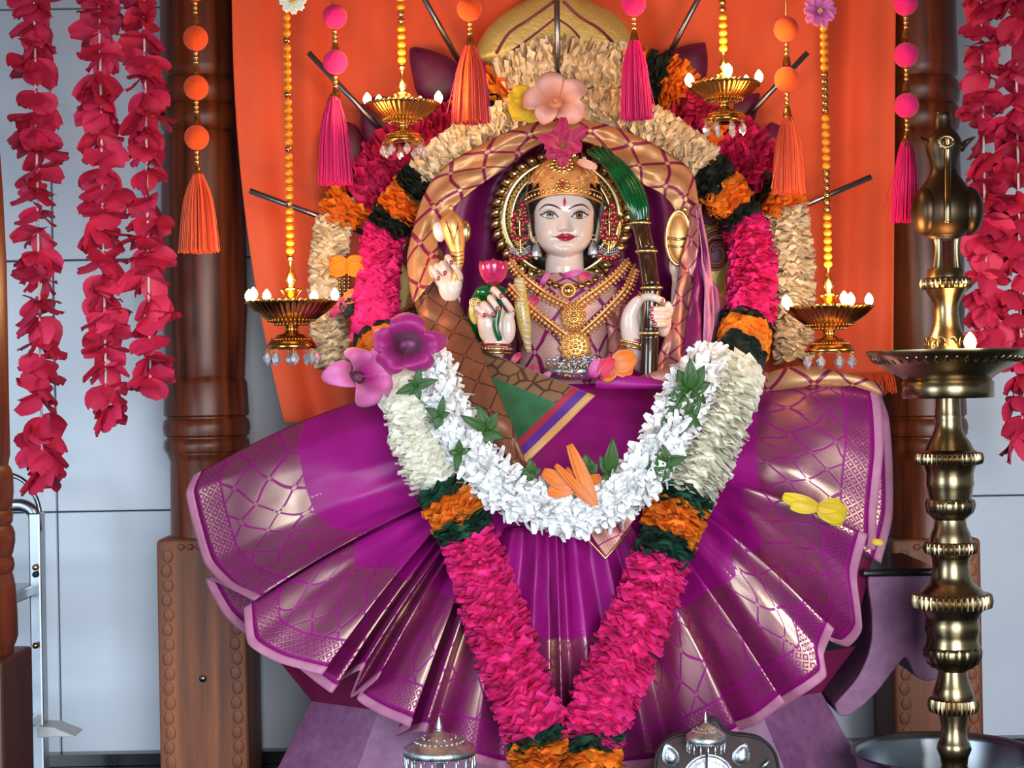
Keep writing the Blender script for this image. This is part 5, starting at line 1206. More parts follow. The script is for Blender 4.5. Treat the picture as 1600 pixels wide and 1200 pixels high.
def hanging_lamp(px, py, Y, W, flames, label, pattern, seed):
    """px, py: centre of the bowl rim; W: rim half width in px"""
    s = S(Y); c = P(px, py, Y); k = W/70.0*s/0.001; t = thing('hanging_oil_lamp', label, 'oil lamp', c + Vector((0, 0, -0.075*k)), 'hanging brass oil lamps')
    rib = lambda i, a: 1 + (0.035*math.cos(40*a) if 1 <= i <= 5 else 0)
    m = MB(); m.lathe(c, [(0.012*k, -0.036*k), (0.024*k, -0.034*k), (0.040*k, -0.026*k), (0.055*k, -0.015*k), (0.065*k, -0.005*k), (0.070*k, 0.0), (0.069*k, 0.002*k), (0.062*k, -0.003*k), (0.040*k, -0.016*k), (0.006*k, -0.020*k)], 120, rib=rib); m.build('bowl', M['brass_hang'], t)
    m = MB()
    for n, R, z in ((34, 0.036, -0.029), (26, 0.026, -0.0345)):
        for q in range(n): m.ball(c + Vector((R*k*math.cos(2*PI*q/n), R*k*math.sin(2*PI*q/n), z*k)), 0.0022*k, 6, 5)
    m.build('bead_row', M['brass_hang'], t)
    m = MB(); m.lathe(c, [(0.012*k, -0.036*k), (0.0095*k, -0.042*k), (0.0105*k, -0.047*k), (0.016*k, -0.050*k), (0.022*k, -0.051*k), (0.024*k, -0.054*k), (0.034*k, -0.061*k), (0.0385*k, -0.067*k), (0.040*k, -0.071*k), (0.036*k, -0.074*k), (0.01*k, -0.074*k)], 48); m.build('lower_dome', M['brass_hang'], t)
    m = MB()
    for q in range(40): m.ball(c + Vector((0.031*k*math.cos(2*PI*q/40), 0.031*k*math.sin(2*PI*q/40), -0.0585*k)), 0.0021*k, 6, 5)
    m.build('bead_row', M['brass_hang'], t)
    m = MB(); m.lathe(c, [(0.010*k, -0.018*k), (0.008*k, 0.004*k), (0.010*k, 0.010*k), (0.016*k, 0.018*k), (0.0155*k, 0.0205*k), (0.008*k, 0.022*k), (0.0055*k, 0.027*k), (0.009*k, 0.033*k), (0.0085*k, 0.040*k), (0.005*k, 0.047*k), (0.0025*k, 0.056*k), (0.002*k, 0.064*k)], 24); m.build('finial', M['brass_hang'], t)
    for q in range(8):
        a = 2*PI*(q + 0.3)/8; p = c + Vector((0.038*k*math.cos(a), 0.038*k*math.sin(a), -0.078*k))
        o = link('crystal_drop', DROP, t, p); o.scale = (k*0.95,)*3; o.rotation_euler = (0, 0, a)
        m = MB(); m.tube([p + Vector((0.0022*k*math.cos(b), 0, 0.002*k + 0.0032*k*math.sin(b))) for b in [2*PI*i/14 for i in range(15)]], 0.0005, 5); m.build('drop_ring', M['bead_gold'], t)
    for (dx, dz, dy) in flames:
        # spouts on the rim where the wicks burn
        a = math.atan2(dy, dx); R = 0.068*k; p = c + Vector((R*math.cos(a), R*math.sin(a), 0.004*k + dz*0.001)); flame_obj(p, t, 0.88)
    lamp_light(c + Vector((0, -0.03, 0.035*k)), LAMP_W, t)
    # bead string up to the ceiling
    z = c.z + 0.064*k; m = MB(); m.tube([c + Vector((0, 0, 0.060*k)), (c.x, Y, TOPZ)], 0.0012, 6); m.build('cord', M['bead_gold'], t)
    i = 0; z += 0.005
    while z < TOPZ - 0.01 and z < 1.40:
        g = pattern[i % len(pattern)] == 'g'; o = link('bead', BEADG if g else BEADY, t, (c.x, Y, z)); sc = 0.92 if g else 1.0; o.scale = (sc,)*3; z += 0.0118*sc; i += 1
    return t
LAMP_W = 2.3
F5 = [(-70, 0, 12), (-38, 0, 40), (-45, 0, -42), (24, 0, 50), (70, 0, 8), (60, 0, -25)]
hanging_lamp(455, 472, -.10, 70, [(-66, 0, 10), (-36, 2, 40), (-45, 0, -38), (24, 0, 52), (68, 0, 10)], 'brass oil lamp with crystal drops hanging lower left, in front of the curtain edge', 'gyyyyyy', 1)
hanging_lamp(629, 163, -.08, 58, [(-66, 0, 10), (-40, 2, 40), (26, 0, 52), (68, 0, 6)], 'brass oil lamp with crystal drops hanging upper left, just left of an orange tassel', 'gyyyyyg', 2)
hanging_lamp(1131, 132, -.08, 56, [(-62, 0, 14), (-68, -4, -10), (0, 2, -58), (44, 0, 40), (66, 0, -8)], 'brass oil lamp with crystal drops hanging upper right, near a pink tassel', 'yyyyyggg', 3)
hanging_lamp(1295, 480, -.10, 68, [(-62, 0, 14), (-68, -4, -10), (10, 0, -58), (18, -2, -52), (64, 0, 10)], 'brass oil lamp with crystal drops hanging lower right, left of the tall brass lamp', 'yyyyyyygggggg', 4)
# cloth flowers at the top of two bead strings
def bloom(name, label, cat_, px, py, Y, petals, mat, center=None, tilt=(0, 0, 0), cmat='yellow_paint', seed=1, parts='petal'):
    """petals: list of (angle in the picture plane, length px, width px, forward tilt, curl, cup)"""
    c = P(px, py, Y); t = thing(name, label, cat_, c); r = random.Random(seed)
    for a, L, W, fw, curl, cup in petals:
        R = Matrix.Rotation(PI/2, 3, 'X') @ Matrix.Rotation(a, 3, 'Z') @ Matrix.Rotation(-fw, 3, 'Y')
        m = MB(); add_petal(m, c, R, L=L*S(Y), W=W*S(Y), nu=10, nv=12, curl=curl, cup=cup, wav=0.0016, ph=r.random()*6, root=0.35); solid(m.build(parts, M[mat], t), 0.0009, 0)
    if center:
        m = MB(); rr = center*S(Y); m.ball(c + Vector((0, -rr*0.8, 0)), (rr, rr, rr), 12, 8)
        for k in range(14): m.ball(c + Vector((rr*1.1*math.cos(k*2.4)*(k/14)**.5, -rr*1.7, rr*1.1*math.sin(k*2.4)*(k/14)**.5)), rr*0.3, 6, 5)
        m.build('flower_heart', M[cmat], t)
    return t
bloom('cloth_flower', 'small cream and green cloth flower on the leftmost lamp string at the top', 'flower', 458, 2, -.112, [(k*0.8, 22, 15, 0.5, 0.5, 0.3) for k in range(8)], 'ivory', 5)
bloom('cloth_flower', 'pink cloth flower with green leaves on the right lamp string at the top', 'flower', 1280, 18, -.112, [(k*0.63, 27, 16, 0.4 + 0.2*(k % 2), 0.5, 0.3) for k in range(10)], 'pinkbloom', 4)
# ------------------------------------------------------------------ felt ball strings with tassels
def tassel_string(px, balls, tassel, Y, bm, tm, label, group, seed, tw=32, mix=None):
    """balls: py list; tassel: (px_top, py_top, px_bot, py_bot)"""
    r = random.Random(seed); s = S(Y); b0 = P(tassel[2], tassel[3], Y); t = thing('tassel_string', label, 'tassel string', b0, group)
    top = P(tassel[0], tassel[1], Y); m = MB(); m.tube([Vector((top.x, Y, TOPZ)), top], 0.001, 6); m.build('cord', M['bead_gold'], t)
    for py in balls:
        c = P(px, py, Y); c.x = top.x + 0.4*(c.x - top.x); m = MB(); m.ball(c, 0.0195*s/0.001, 22, 14)
        for i, v in enumerate(m.v):
            d = Vector(v) - c; m.v[i] = c + d*(1 + 0.02*noise.noise(d*400))
        m.build('felt_ball', M[bm], t)
        z0 = c.z - 0.020*s/0.001
        for k in range(3): m = MB(); m.ball((c.x, Y, z0 - 0.003 - 0.0072*k), 0.0040, 10, 7); m.build('gold_bead', M['gold'], t)
        m = MB(); m.lathe((c.x, Y, z0 - 0.025), [(0.0066, -0.012), (0.006, -0.004), (0.0045, 0.002), (0.002, 0.004)], 14); m.build('gold_cap', M['bead_gold'], t)
    # tassel threads
    H = (tassel[3] - tassel[1]); m = MB(); m2 = MB(); n = 420
    for k in range(n):
        a = r.random()*2*PI; q = math.sqrt(r.random()); rb = tw*s*q*(0.9 + 0.2*r.random()); rt = 0.0075*q
        x1, y1 = rb*math.cos(a), rb*math.sin(a)*0.75; x0, y0 = rt*math.cos(a), rt*math.sin(a)
        p0 = top + Vector((x0, y0, 0.0)); e = P(tassel[2], tassel[3] - r.uniform(0, 5), Y) + Vector((x1, y1, 0))
        mid = p0.lerp(e, 0.35) + Vector((x1*0.22, y1*0.22, 0)); 
        if k % 23 == 0: e = e + Vector((r.uniform(-.012, .012), 0, r.uniform(0, .02)))
        pts = cat([p0, mid, e], 3)
        (m2 if mix and (r.random() < 0.5 + 0.5*math.sin(a)) else m).tube(pts, 0.0009, 3, caps=False)
    o = m.build('tassel', M[tm], t); o['kind'] = 'stuff'
    if m2.v: o = m2.build('tassel', M[mix], t); o['kind'] = 'stuff'
    m = MB(); m.lathe(top, [(0.0095, -0.012), (0.0088, -0.004), (0.0065, 0.004), (0.003, 0.007)], 16); m.build('tassel_cap', M['bead_gold'], t)
g = 'felt ball and tassel strings'
tassel_string(306, [-18, 60, 137, 215], (309, 272, 311, 396), -.04, 'pom_orange', 'thread_coral', 'orange felt ball string with coral tassel in front of the left wooden pillar', g, 1, 31)
tassel_string(528, [26, 97], (522, 152, 526, 290), -.04, 'pom_pink', 'thread_pink', 'pink felt ball string with long pink tassel between the two left oil lamps', g, 2, 27)
tassel_string(733, [14], (735, 72, 735, 194), -.06, 'pom_orange', 'thread_coral', 'orange felt ball string with pink and coral tassel left of the crest', g, 3, 31, 'thread_pink')
tassel_string(990, [6], (991, 64, 995, 188), -.06, 'pom_pink', 'thread_pink', 'pink felt ball string with tassel right of the crest', g, 4, 24)
tassel_string(1228, [46, 124], (1231, 184, 1232, 304), -.04, 'pom_orange', 'thread_coral', 'orange felt ball string with coral tassel between the two right oil lamps', g, 5, 25)
tassel_string(1418, [5, 86, 165], (1416, 222, 1412, 348), -.02, 'pom_pink', 'thread_pink', 'pink felt ball string with tassel beside the bird topped brass lamp', g, 6, 21)
# ------------------------------------------------------------------ tall brass lamp with bird finial
def brass_lamp():
    Y = -.15; px = 1480; s = S(Y); c0 = P(px, 560, Y); t = thing('brass_lamp', 'tall brass standing oil lamp with bird finial and wide plate', 'lamp', (c0.x, Y, 0.012))
    def lat(name, pr, rib=None, seg=48, mat='brass'):
        m = MB(); m.lathe((c0.x, Y, 0), [(hw*s, vz(px, py, Y)) for py, hw in pr], seg, rib=rib); return autosm(m.build(name, M[mat], t), 0.9)
    def ribbed(name, py0, py1, hw, n=34):
        pr = [(py1, hw - 6), (py1 - 2, hw - 2), ((py0 + py1)/2, hw), (py0 + 2, hw - 2), (py0, hw - 7)]
        return lat(name, pr, lambda i, a: 1 + (0.045*math.cos(n*a) if i in (1, 2, 3) else 0), n*6)
    # stem, bottom to top
    zb = 1356
    lat('base', [(zb, 118), (zb - 6, 120), (zb - 14, 116), (zb - 40, 70), (zb - 70, 36), (zb - 110, 28), (1240, 26)])
    lat('stem', [(1240, 26), (1210, 24), (1196, 20), (1182, 22), (1170, 27), (1160, 24), (1155, 21), (1135, 19), (1113, 23), (1105, 25)])
    ribbed('ribbed_collar', 1090, 1113, 38, 30)
    lat('stem', [(1092, 30), (1084, 32), (1072, 28), (1060, 24), (1048, 22), (1044, 27), (1042, 33), (1030, 40), (1018, 43), (1008, 42), (1000, 40), (992, 40), (984, 43), (974, 42), (966, 41), (960, 44), (950, 50)], None)
    lat('lotus_collar', [(1043, 30), (1036, 38), (1026, 43), (1016, 44), (1010, 42), (1008, 38)], lambda i, a: 1 + (0.05*abs(math.cos(8*a)) if 0 < i < 5 else 0), 96)
    ribbed('ribbed_collar', 926, 950, 61, 40)
    lat('stem', [(930, 52), (920, 46), (912, 36), (908, 33), (900, 30), (884, 28), (872, 29), (868, 31), (864, 34)])
    ribbed('ribbed_collar', 846, 866, 40, 30)
    lat('stem', [(850, 34), (840, 32), (832, 30), (824, 26), (812, 24), (806, 30)])
    lat('lotus_collar', [(808, 28), (800, 35), (790, 38), (782, 37), (778, 32)], lambda i, a: 1 + (0.05*abs(math.cos(8*a)) if 0 < i < 4 else 0), 96)
    lat('stem', [(782, 32), (770, 35), (762, 36), (756, 38), (750, 37), (740, 37), (730, 40), (722, 44)])
    ribbed('ribbed_collar', 706, 726, 51, 40)
    lat('stem', [(710, 46), (702, 38), (690, 32), (680, 25), (668, 21), (656, 20), (651, 21), (648, 20), (630, 19), (618, 19)])
    lat('plate_cup', [(622, 26), (622, 68), (620, 70), (597, 70), (595, 68), (592, 64)], None, 64)
    rimp = lambda i, a: 1 + (0.045*abs(math.cos(2.5*a + 0.3))**6 if i in (3, 4, 5) else 0)
    lat('plate', [(597, 62), (588, 72), (572, 100), (556, 120), (550, 124), (547, 124), (549, 118), (566, 90), (574, 30)], rimp, 160)
    m = MB()
    for q in range(48):
        a = 2*PI*q/48; m.ball((c0.x + 112*s*math.cos(a), Y + 112*s*math.sin(a), vz(px, 562, Y)), (0.0035, 0.0035, 0.008), 8, 6, Matrix.Rotation(a, 3, 'Z') @ Matrix.Rotation(0.9, 3, 'Y'))
    m.build('petal_relief', M['brass'], t)
    lat('neck', [(575, 36), (552, 37), (546, 36), (538, 33), (528, 29), (516, 23), (508, 21), (500, 20), (490, 19), (482, 19), (474, 20), (464, 25), (456, 30), (452, 32)])
    m = MB()
    for q in range(12):
        a = 2*PI*q/12; m.tube([(c0.x + 33*s*math.cos(a) + 0.006*math.cos(b)*-math.sin(a), Y + 33*s*math.sin(a) + 0.006*math.cos(b)*math.cos(a), vz(px, 536, Y) + 0.009*math.sin(b)) for b in [2*PI*k/14 for k in range(15)]], 0.0014, 5)
    m.build('petal_relief', M['brass'], t)
    ribbed('ribbed_collar', 434, 452, 39, 28)
    lat('finial_base', [(438, 30), (434, 29), (422, 29), (420, 27)])
    # bird seen from behind: legs, body, wings, neck, crest, tail strip
    m = MB()
    for dx in (-16, 16):
        m.tube(cat([P(px + dx, 424, Y), P(px + dx - (2 if dx > 0 else -2), 398, Y), P(px + dx*0.9, 376, Y), P(px + dx*1.1, 360, Y)], 5), [0.009 - 0.003*math.sin(PI*i/15) for i in range(16)], 10)
    m.build('bird_leg', M['brass'], t)
    pr = [(374, 20), (368, 32), (358, 43), (344, 51), (328, 53), (312, 49), (298, 41), (284, 30), (272, 22), (262, 20), (250, 22), (240, 26), (228, 28), (218, 27), (210, 22), (204, 16), (200, 13), (186, 12), (176, 12)]
    m = MB(); m.lathe((c0.x, Y, 0), [(hw*s, vz(px, py, Y)) for py, hw in pr], 40, sy=0.85); b = m.build('bird_body', M['bronze'], t)
    for sx in (-1, 1):
        m = MB(); m.tube(cat([P(px + sx*20, 232, Y), P(px + sx*32, 221, Y), P(px + sx*44, 214, Y - .01)], 5), lambda u: 0.007*(1 - 0.85*u), 10); m.build('crest_tip', M['bronze'], b)
        m = MB(); m.ball(P(px + sx*34, 330, Y - .005), (0.020, 0.034, 0.036), 16, 12); m.build('wing', M['bronze'], b)
    m = MB(); m.tube(cat([P(px + 2, 215, Y - .028), P(px + 1, 250, Y - .024), P(px + 1, 290, Y - .034), P(px + 1, 320, Y - .046), P(px + 1, 348, Y - .044)], 6), lambda u: 0.0048, 8, flat=0.6); m.build('tail_strip', M['brass'], b)
    m = MB(); p = P(px - 2, 222, Y - .03); m.tube([p + Vector((0.010*math.cos(a), -0.002, 0.008*math.sin(a))) for a in [2*PI*k/24 for k in range(25)]], 0.003, 8); m.build('ring_loop', M['brass'], b)
    fp = P(1516, 545, Y - 0.06); flame_obj(fp, t, 1.25); m = MB(); m.lathe(fp, [(0.012, -0.016), (0.013, -0.010), (0.010, -0.006), (0.002, -0.007)], 16); m.build('wick_cup', M['brass'], t)
    lamp_light(fp + Vector((-0.01, -0.02, 0.03)), 0.9, t)
brass_lamp()
# steel basin round the lamp foot
Y = -.15; bx = P(1478, 1180, Y).x; t = thing('steel_basin', 'shiny stainless steel basin round the foot of the brass lamp', 'basin', (bx, Y, 0.0))
m = MB(); m.lathe((bx, Y, 0), [(0.095, 0.0005), (0.105, 0.006), (0.122, 0.08), (0.130, 0.150), (0.134, 0.161), (0.1365, 0.163), (0.1365, 0.166), (0.132, 0.1655), (0.127, 0.155), (0.119, 0.082), (0.101, 0.011), (0.092, 0.009)], 72); m.build('bowl', M['steel'], t)
m = MB(); m.tube([(bx + 0.1365*math.cos(a), Y + 0.1365*math.sin(a), 0.1645) for a in [2*PI*k/72 for k in range(73)]], 0.0022, 8); m.build('rolled_rim', M['steel'], t)
# ------------------------------------------------------------------ white flower garland in the lap
def white_garland():
    path = [(672, 572, -.14), (690, 620, -.185), (712, 668, -.205), (745, 722, -.222), (790, 765, -.228), (845, 792, -.230), (900, 802, -.232), (950, 786, -.232), (1000, 745, -.232), (1035, 690, -.225), (1062, 640, -.21), (1090, 590, -.165), (1112, 566, -.12)]
    pts = cat([P(*p) for p in path], 12); t = thing('flower_garland', 'U shaped white flower garland with green leaves lying in the lap', 'garland', P(900, 820, -.23))
    m = MB(); m.tube(pts, 0.007, 8); m.build('cord', M['ivory'], t)
    # each blossom: a star of narrow petals
    mesh = []
    for v in range(5):
        r = random.Random(90 + v); m = MB(); n = 7
        for k in range(n):
            a = 2*PI*k/n + r.uniform(-.2, .2); R = Matrix.Rotation(a, 3, 'Z') @ Matrix.Rotation(-r.uniform(0.25, 1.05), 3, 'Y')
            add_petal(m, (0, 0, 0), R, L=r.uniform(0.024, 0.032), W=r.uniform(0.0095, 0.013), nu=2, nv=5, curl=r.uniform(-.1, .8), cup=0.5, root=0.55)
        o = m.build('blossom', M['white_petal']); mesh.append(o.data); bpy.data.objects.remove(o)
    q = resample(pts, 0.0125); n = len(q); r = random.Random(12)
    for i, p in enumerate(q):
        d = (q[min(i+1, n-1)] - q[max(0, i-1)]).normalized(); fr = Vector((0, -1, 0)); fr = (fr - d*fr.dot(d)).normalized(); sd = d.cross(fr)
        for k in range(4):
            ph = lerp(-1.5, 1.5, (k + r.uniform(.25, .75))/4); nr = (sd*math.sin(ph) + fr*math.cos(ph)*0.8); w = 0.0165
            o = link('blossom', mesh[r.randrange(5)], t, p + nr*w); o.rotation_euler = (nr + d*r.uniform(-.4, .4)).to_track_quat('Z', 'Y').to_euler(); sc = r.uniform(0.85, 1.12); o.scale = (sc,)*3
white_garland()
# leaf sprigs
def sprig(px, py, Y, leaves, label):
    c = P(px, py, Y); t = thing('leaf_sprig', label, 'leaves', c, 'green tulsi sprigs')
    m = MB(); m.tube([c + Vector((0, 0.006, 0)), c + Vector((0, -0.006, 0))], 0.002, 6); m.build('stem', M['leaf'], t)
    r = random.Random(int(px*7 + py))
    for a, L, W in leaves:
        R = Matrix.Rotation(PI/2, 3, 'X') @ Matrix.Rotation(math.radians(a), 3, 'Z') @ Matrix.Rotation(-r.uniform(.15, .55), 3, 'Y'); m = MB()
        add_petal(m, c, R, L=L*0.00105, W=W*0.00105, nu=4, nv=7, curl=r.uniform(.2, .8), cup=0.4, wav=0.0014, ph=r.random()*6, root=0.2, point=True); solid(m.build('leaf', M['leaf'], t), 0.0006, 0)
def L5(rot, L=26, W=13, n=5, spread=360): return [(rot + spread*k/n + rnd.uniform(-12, 12), L*rnd.uniform(.75, 1.15), W*rnd.uniform(.8, 1.15)) for k in range(n)]
sprig(650, 603, -.235, [(75, 26, 13), (15, 32, 14), (200, 30, 14), (285, 20, 11), (140, 14, 9), (235, 16, 10)], 'green sprig on the left ivory garland, topmost of the left sprigs')
sprig(688, 650, -.243, [(80, 28, 11), (150, 24, 12), (250, 20, 14), (210, 18, 12), (20, 14, 10)], 'green sprig on the left, below the topmost one')
sprig(717, 708, -.252, [(85, 20, 11), (260, 26, 12), (20, 18, 9), (170, 14, 10)], 'small green sprig low on the left arm of the white garland')
sprig(762, 672, -.232, [(110, 38, 16), (60, 30, 14), (330, 26, 18), (280, 24, 18), (150, 44, 15)], 'green sprig lying beside the copper brocade border')
sprig(1078, 610, -.225, [(60, 40, 22), (120, 34, 20), (200, 36, 24), (280, 40, 24), (20, 30, 20), (240, 44, 24), (320, 30, 18), (90, 46, 20)], 'large green leaf cluster between white and ivory garlands on the right')
sprig(1066, 650, -.235, [(200, 36, 24), (250, 34, 22), (330, 30, 18), (150, 26, 18), (80, 30, 20)], 'green leaf cluster just under the large one on the right')
sprig(1036, 724, -.252, [(90, 26, 18), (15, 34, 16), (190, 30, 16), (265, 26, 20), (320, 18, 12), (140, 22, 16)], 'green sprig at the right bend of the white garland')
sprig(953, 740, -.238, [(85, 52, 20), (265, 16, 14), (330, 22, 14), (120, 30, 16), (240, 20, 14)], 'tall green leaf sprig right of the orange flower')
sprig(918, 738, -.238, [(95, 26, 20), (150, 22, 22), (40, 20, 16)], 'broad green leaf tucked behind the orange flower')
sprig(832, 738, -.238, [(100, 20, 14), (180, 22, 13), (240, 16, 12), (20, 14, 10)], 'green sprig left of the orange flower in the lap')
# ------------------------------------------------------------------ fresh blooms
rad = math.radians
bloom('orange_flower', 'orange canna flower lying on the white garland in the lap', 'flower', 930, 790, -.262, [(rad(112), 104, 22, 0.14, 0.25, 0.3), (rad(127), 74, 15, 0.05, 0.2, 0.3), (rad(139), 60, 15, 0.02, 0.2, 0.3), (rad(133), 90, 14, 0.18, 0.15, 0.4)], 'orangeflower')
bloom('orange_flower', 'orange canna petals spreading left of the upright canna petal', 'flower', 898, 762, -.262, [(rad(153), 58, 26, 0.14, 0.7, 0.3), (rad(190), 44, 22, 0.1, 0.5, 0.3), (rad(20), 50, 20, 0.05, 0.9, 0.3)], 'orangeflower')
def trumpet(name, label, px, py, Y, Rx, Rz, depth, lobes, ph0, amp, mat, tilt, throat, stamen, seed):
    """funnel shaped bloom: overlapping broad petals round a dark throat, mouth to the front"""
    c = P(px, py, Y); t = thing(name, label, 'flower', c); r = random.Random(seed); Rm = Matrix.Rotation(tilt[0], 3, 'X') @ Matrix.Rotation(tilt[1], 3, 'Z')
    for k in range(lobes):
        a0 = ph0 + 2*PI*k/lobes; half = PI/lobes*1.35; rows = []; uvs = []; ext = r.uniform(0.88, 1.12); yo = 0.0022*(k % 2); rl = r.uniform(0.75, 1.25)
        for j in range(13):
            v = j/12; row = []; ur = []
            for i in range(13):
                w = 2*i/12 - 1; prof = max(0, 1 - abs(w)**1.9)**0.75; vv = v*(0.50 + 0.50*prof); a = a0 + half*w*(0.65 + 0.35*math.cos(v))
                q = (0.20 + 0.80*vv**1.25)*ext; y = -depth*(math.sin(min(1, vv*1.25)*PI/2)) + depth*0.55*rl*max(0, vv - 0.62)/0.38*max(0, vv - .62)/.38 - yo - 0.004*(abs(w)**2)*vv + 0.0034*math.sin(w*6 + 2*k + 3*v)*vv*vv
                row.append(c + Rm @ Vector((Rx*0.001*q*math.cos(a)*(1 + amp*math.cos(a - 0.3)), y, Rz*0.001*q*math.sin(a)))); ur.append((i/12, vv))
            rows.append(row); uvs.append(ur)
        m = MB(); m.grid(rows, uvs=uvs); solid(m.build('petal', M[mat], t), 0.0006, 0)
    m = MB(); m.ball(c + Rm @ Vector((0, 0.001, 0)), (Rx*0.00026, 0.006, Rz*0.00026), 14, 8); m.build('throat', M[throat], t)
    m = MB(); m.tube(cat([c, c + Rm @ Vector((0.002, -depth*0.7, -0.002)), c + Rm @ Vector((0.005, -depth*1.25, -0.006))], 5), 0.0016, 6); m.ball(c + Rm @ Vector((0.005, -depth*1.27, -0.006)), 0.0026, 8, 6); m.build('stamen', M[stamen], t)
    return t
trumpet('magenta_orchid', 'large deep magenta bloom with dark throat above the left garland', 638, 538, -.175, 60, 46, 0.030, 5, 0.25, 0.12, 'orchid', (0.15, -0.1), 'silk_dark', 'orchid', 1)
trumpet('pink_orchid', 'soft pink bloom with curled petals left of the magenta one', 556, 590, -.185, 60, 46, 0.034, 5, 0.9, -0.12, 'pinkbloom', (-0.25, 0.75), 'orchid', 'pinkbloom', 2)
trumpet('peach_flower', 'peach pink bloom at the very top of the veil', 868, 162, -.005, 52, 46, 0.022, 5, 0.5, 0.05, 'peach', (-0.2, -0.2), 'orangeflower', 'peach', 5)
t = bloom('yellow_flower', 'yellow petal tucked behind the peach bloom', 'flower', 830, 165, .015, [(rad(140), 40, 40, 0.1, 0.4, 0.2), (rad(200), 36, 36, 0.05, 0.4, 0.2), (rad(265), 26, 26, 0.1, 0.4, 0.2)], 'yellowflower')
bloom('magenta_flower', 'crimson magenta flower with many petals above the crown', 'flower', 880, 228, -.045, [(k*0.52 + 0.12*(k % 3), (30 + 16*(k % 2))*(0.72 if math.sin(k*0.52) < -0.4 else 1), 20, 0.15 + 0.3*(k % 3), 0.5, 0.3) for k in range(12)] + [(k*0.9, 22, 15, 0.75, 0.4, 0.3) for k in range(7)], 'magentaflower', 4, cmat='bead_gold')
loose_petal(903, 252, -.052, 32, 13, -0.35, 'peach', 'pale pink petal lying on the right of the crown')
bloom('yellow_flower', 'yellow trumpet flower resting on the right side of the sari', 'flower', 1278, 794, -.25, [(rad(160), 58, 24, 0.08, 0.4, 0.4), (rad(175), 44, 20, 0.2, 0.3, 0.3), (rad(345), 52, 36, 0.12, 0.8, 0.4), (rad(330), 54, 26, 0.05, 0.8, 0.4), (rad(10), 40, 24, 0.1, 0.6, 0.3)], 'yellowflower')
o = loose_petal(1362, 845, -.215, 18, 9, -0.25, 'yellowflower', 'tiny yellow petal caught at the right pink hem')
bloom('orange_flower', 'bright orange petals at the foot of the sugarcane', 'flower', 958, 572, -.11, [(rad(25), 40, 36, 0.3, 0.9, 0.3), (rad(-10), 34, 30, 0.2, 0.8, 0.3), (rad(190), 30, 28, 0.2, 0.6, 0.3), (rad(235), 28, 26, 0.15, 0.6, 0.3)], 'orangeflower')
loose_petal(938, 588, -.118, 34, 22, 1.0, 'red_petal', 'bright red petal left of the orange petals above the lap')
loose_petal(926, 590, -.118, 30, 18, 1.3, 'pinkbloom', 'pale pink petal beside the red one above the lap')
loose_petal(838, 590, -.11, 20, 14, 1.9, 'magentaflower', 'crimson petal left of the silver belt ornament')
loose_petal(846, 592, -.112, 18, 9, 0.6, 'pinkbloom', 'small pink petal just under the silver belt ornament')
loose_petal(800, 566, -.10, 20, 10, 0.8, 'magentaflower', 'small red petal above the green shawl end')
# silver ornament on the lap
t = thing('silver_belt', 'heap of silver belt ornament in the middle of the lap', 'belt', P(895, 592, -.07)); r = random.Random(4)
m = MB(); c = P(898, 580, -.055); m.ball(c, (0.048, 0.026, 0.014), 24, 12); m.build('plate', M['silver'], t)
for k in range(70):
    a = r.random()*2*PI; q = r.random()**.5; m = MB() if k == 0 else m
    if k == 0: pass
    m.ball(P(898 + 47*q*math.cos(a), 572 - 9*r.random() + 14*q*math.sin(a)*0.6, -.078 - 0.006*r.random()), (r.uniform(.002, .0042), .003, r.uniform(.002, .004)), 7, 5, Matrix.Rotation(r.random()*3, 3, 'Y'))
o = m.build('silver_granules', M['silver'], t); o['kind'] = 'stuff'
m = MB()
for k in range(26): m.ball(P(899 + r.uniform(-28, 28), 578 + r.uniform(-6, 10), -.086), r.uniform(.0016, .0028), 6, 5)
o = m.build('gold_granules', M['gold'], t); o['kind'] = 'stuff'
# bead drop with petals on the outer garland
t = thing('bead_drop', 'brown bead cluster with bow and petals tied to the left cream garland', 'pendant', P(538, 500, .13))
for sx in (-1, 1):
    for k in range(3):
        m = MB(); R = Matrix.Rotation(PI/2, 3, 'X') @ Matrix.Rotation((0 if sx > 0 else PI) + (k - 1)*0.38, 3, 'Z') @ Matrix.Rotation(-0.25, 3, 'Y'); add_petal(m, P(542, 416, .125), R, L=0.030, W=0.026, nu=6, nv=6, curl=0.5, cup=0.3, wav=0.004, ph=k, root=0.3); solid(m.build('bow_loop', M['orange'], t), 0.0008, 0)
for i in range(3):
    for k in range(6):
        m = MB(); m.ball(P(531 + 7*i + (1 if k > 3 else 0)*(1 - i), 430 + 5.6*k, .135 - .004*(i == 1)), 0.0033, 8, 6); m.build('bead', M['bead_gold'], t)
for a, L, W, mat in ((3.4, 26, 18, 'magentaflower'), (4.3, 22, 14, 'pinkbloom'), (5.0, 28, 22, 'blackgreen'), (0.5, 34, 22, 'orangeflower'), (4.0, 36, 14, 'magentaflower'), (5.6, 26, 22, 'blackgreen')): loose_petal(538, 470, .13, L, W, a, mat, None, 0.5, t)
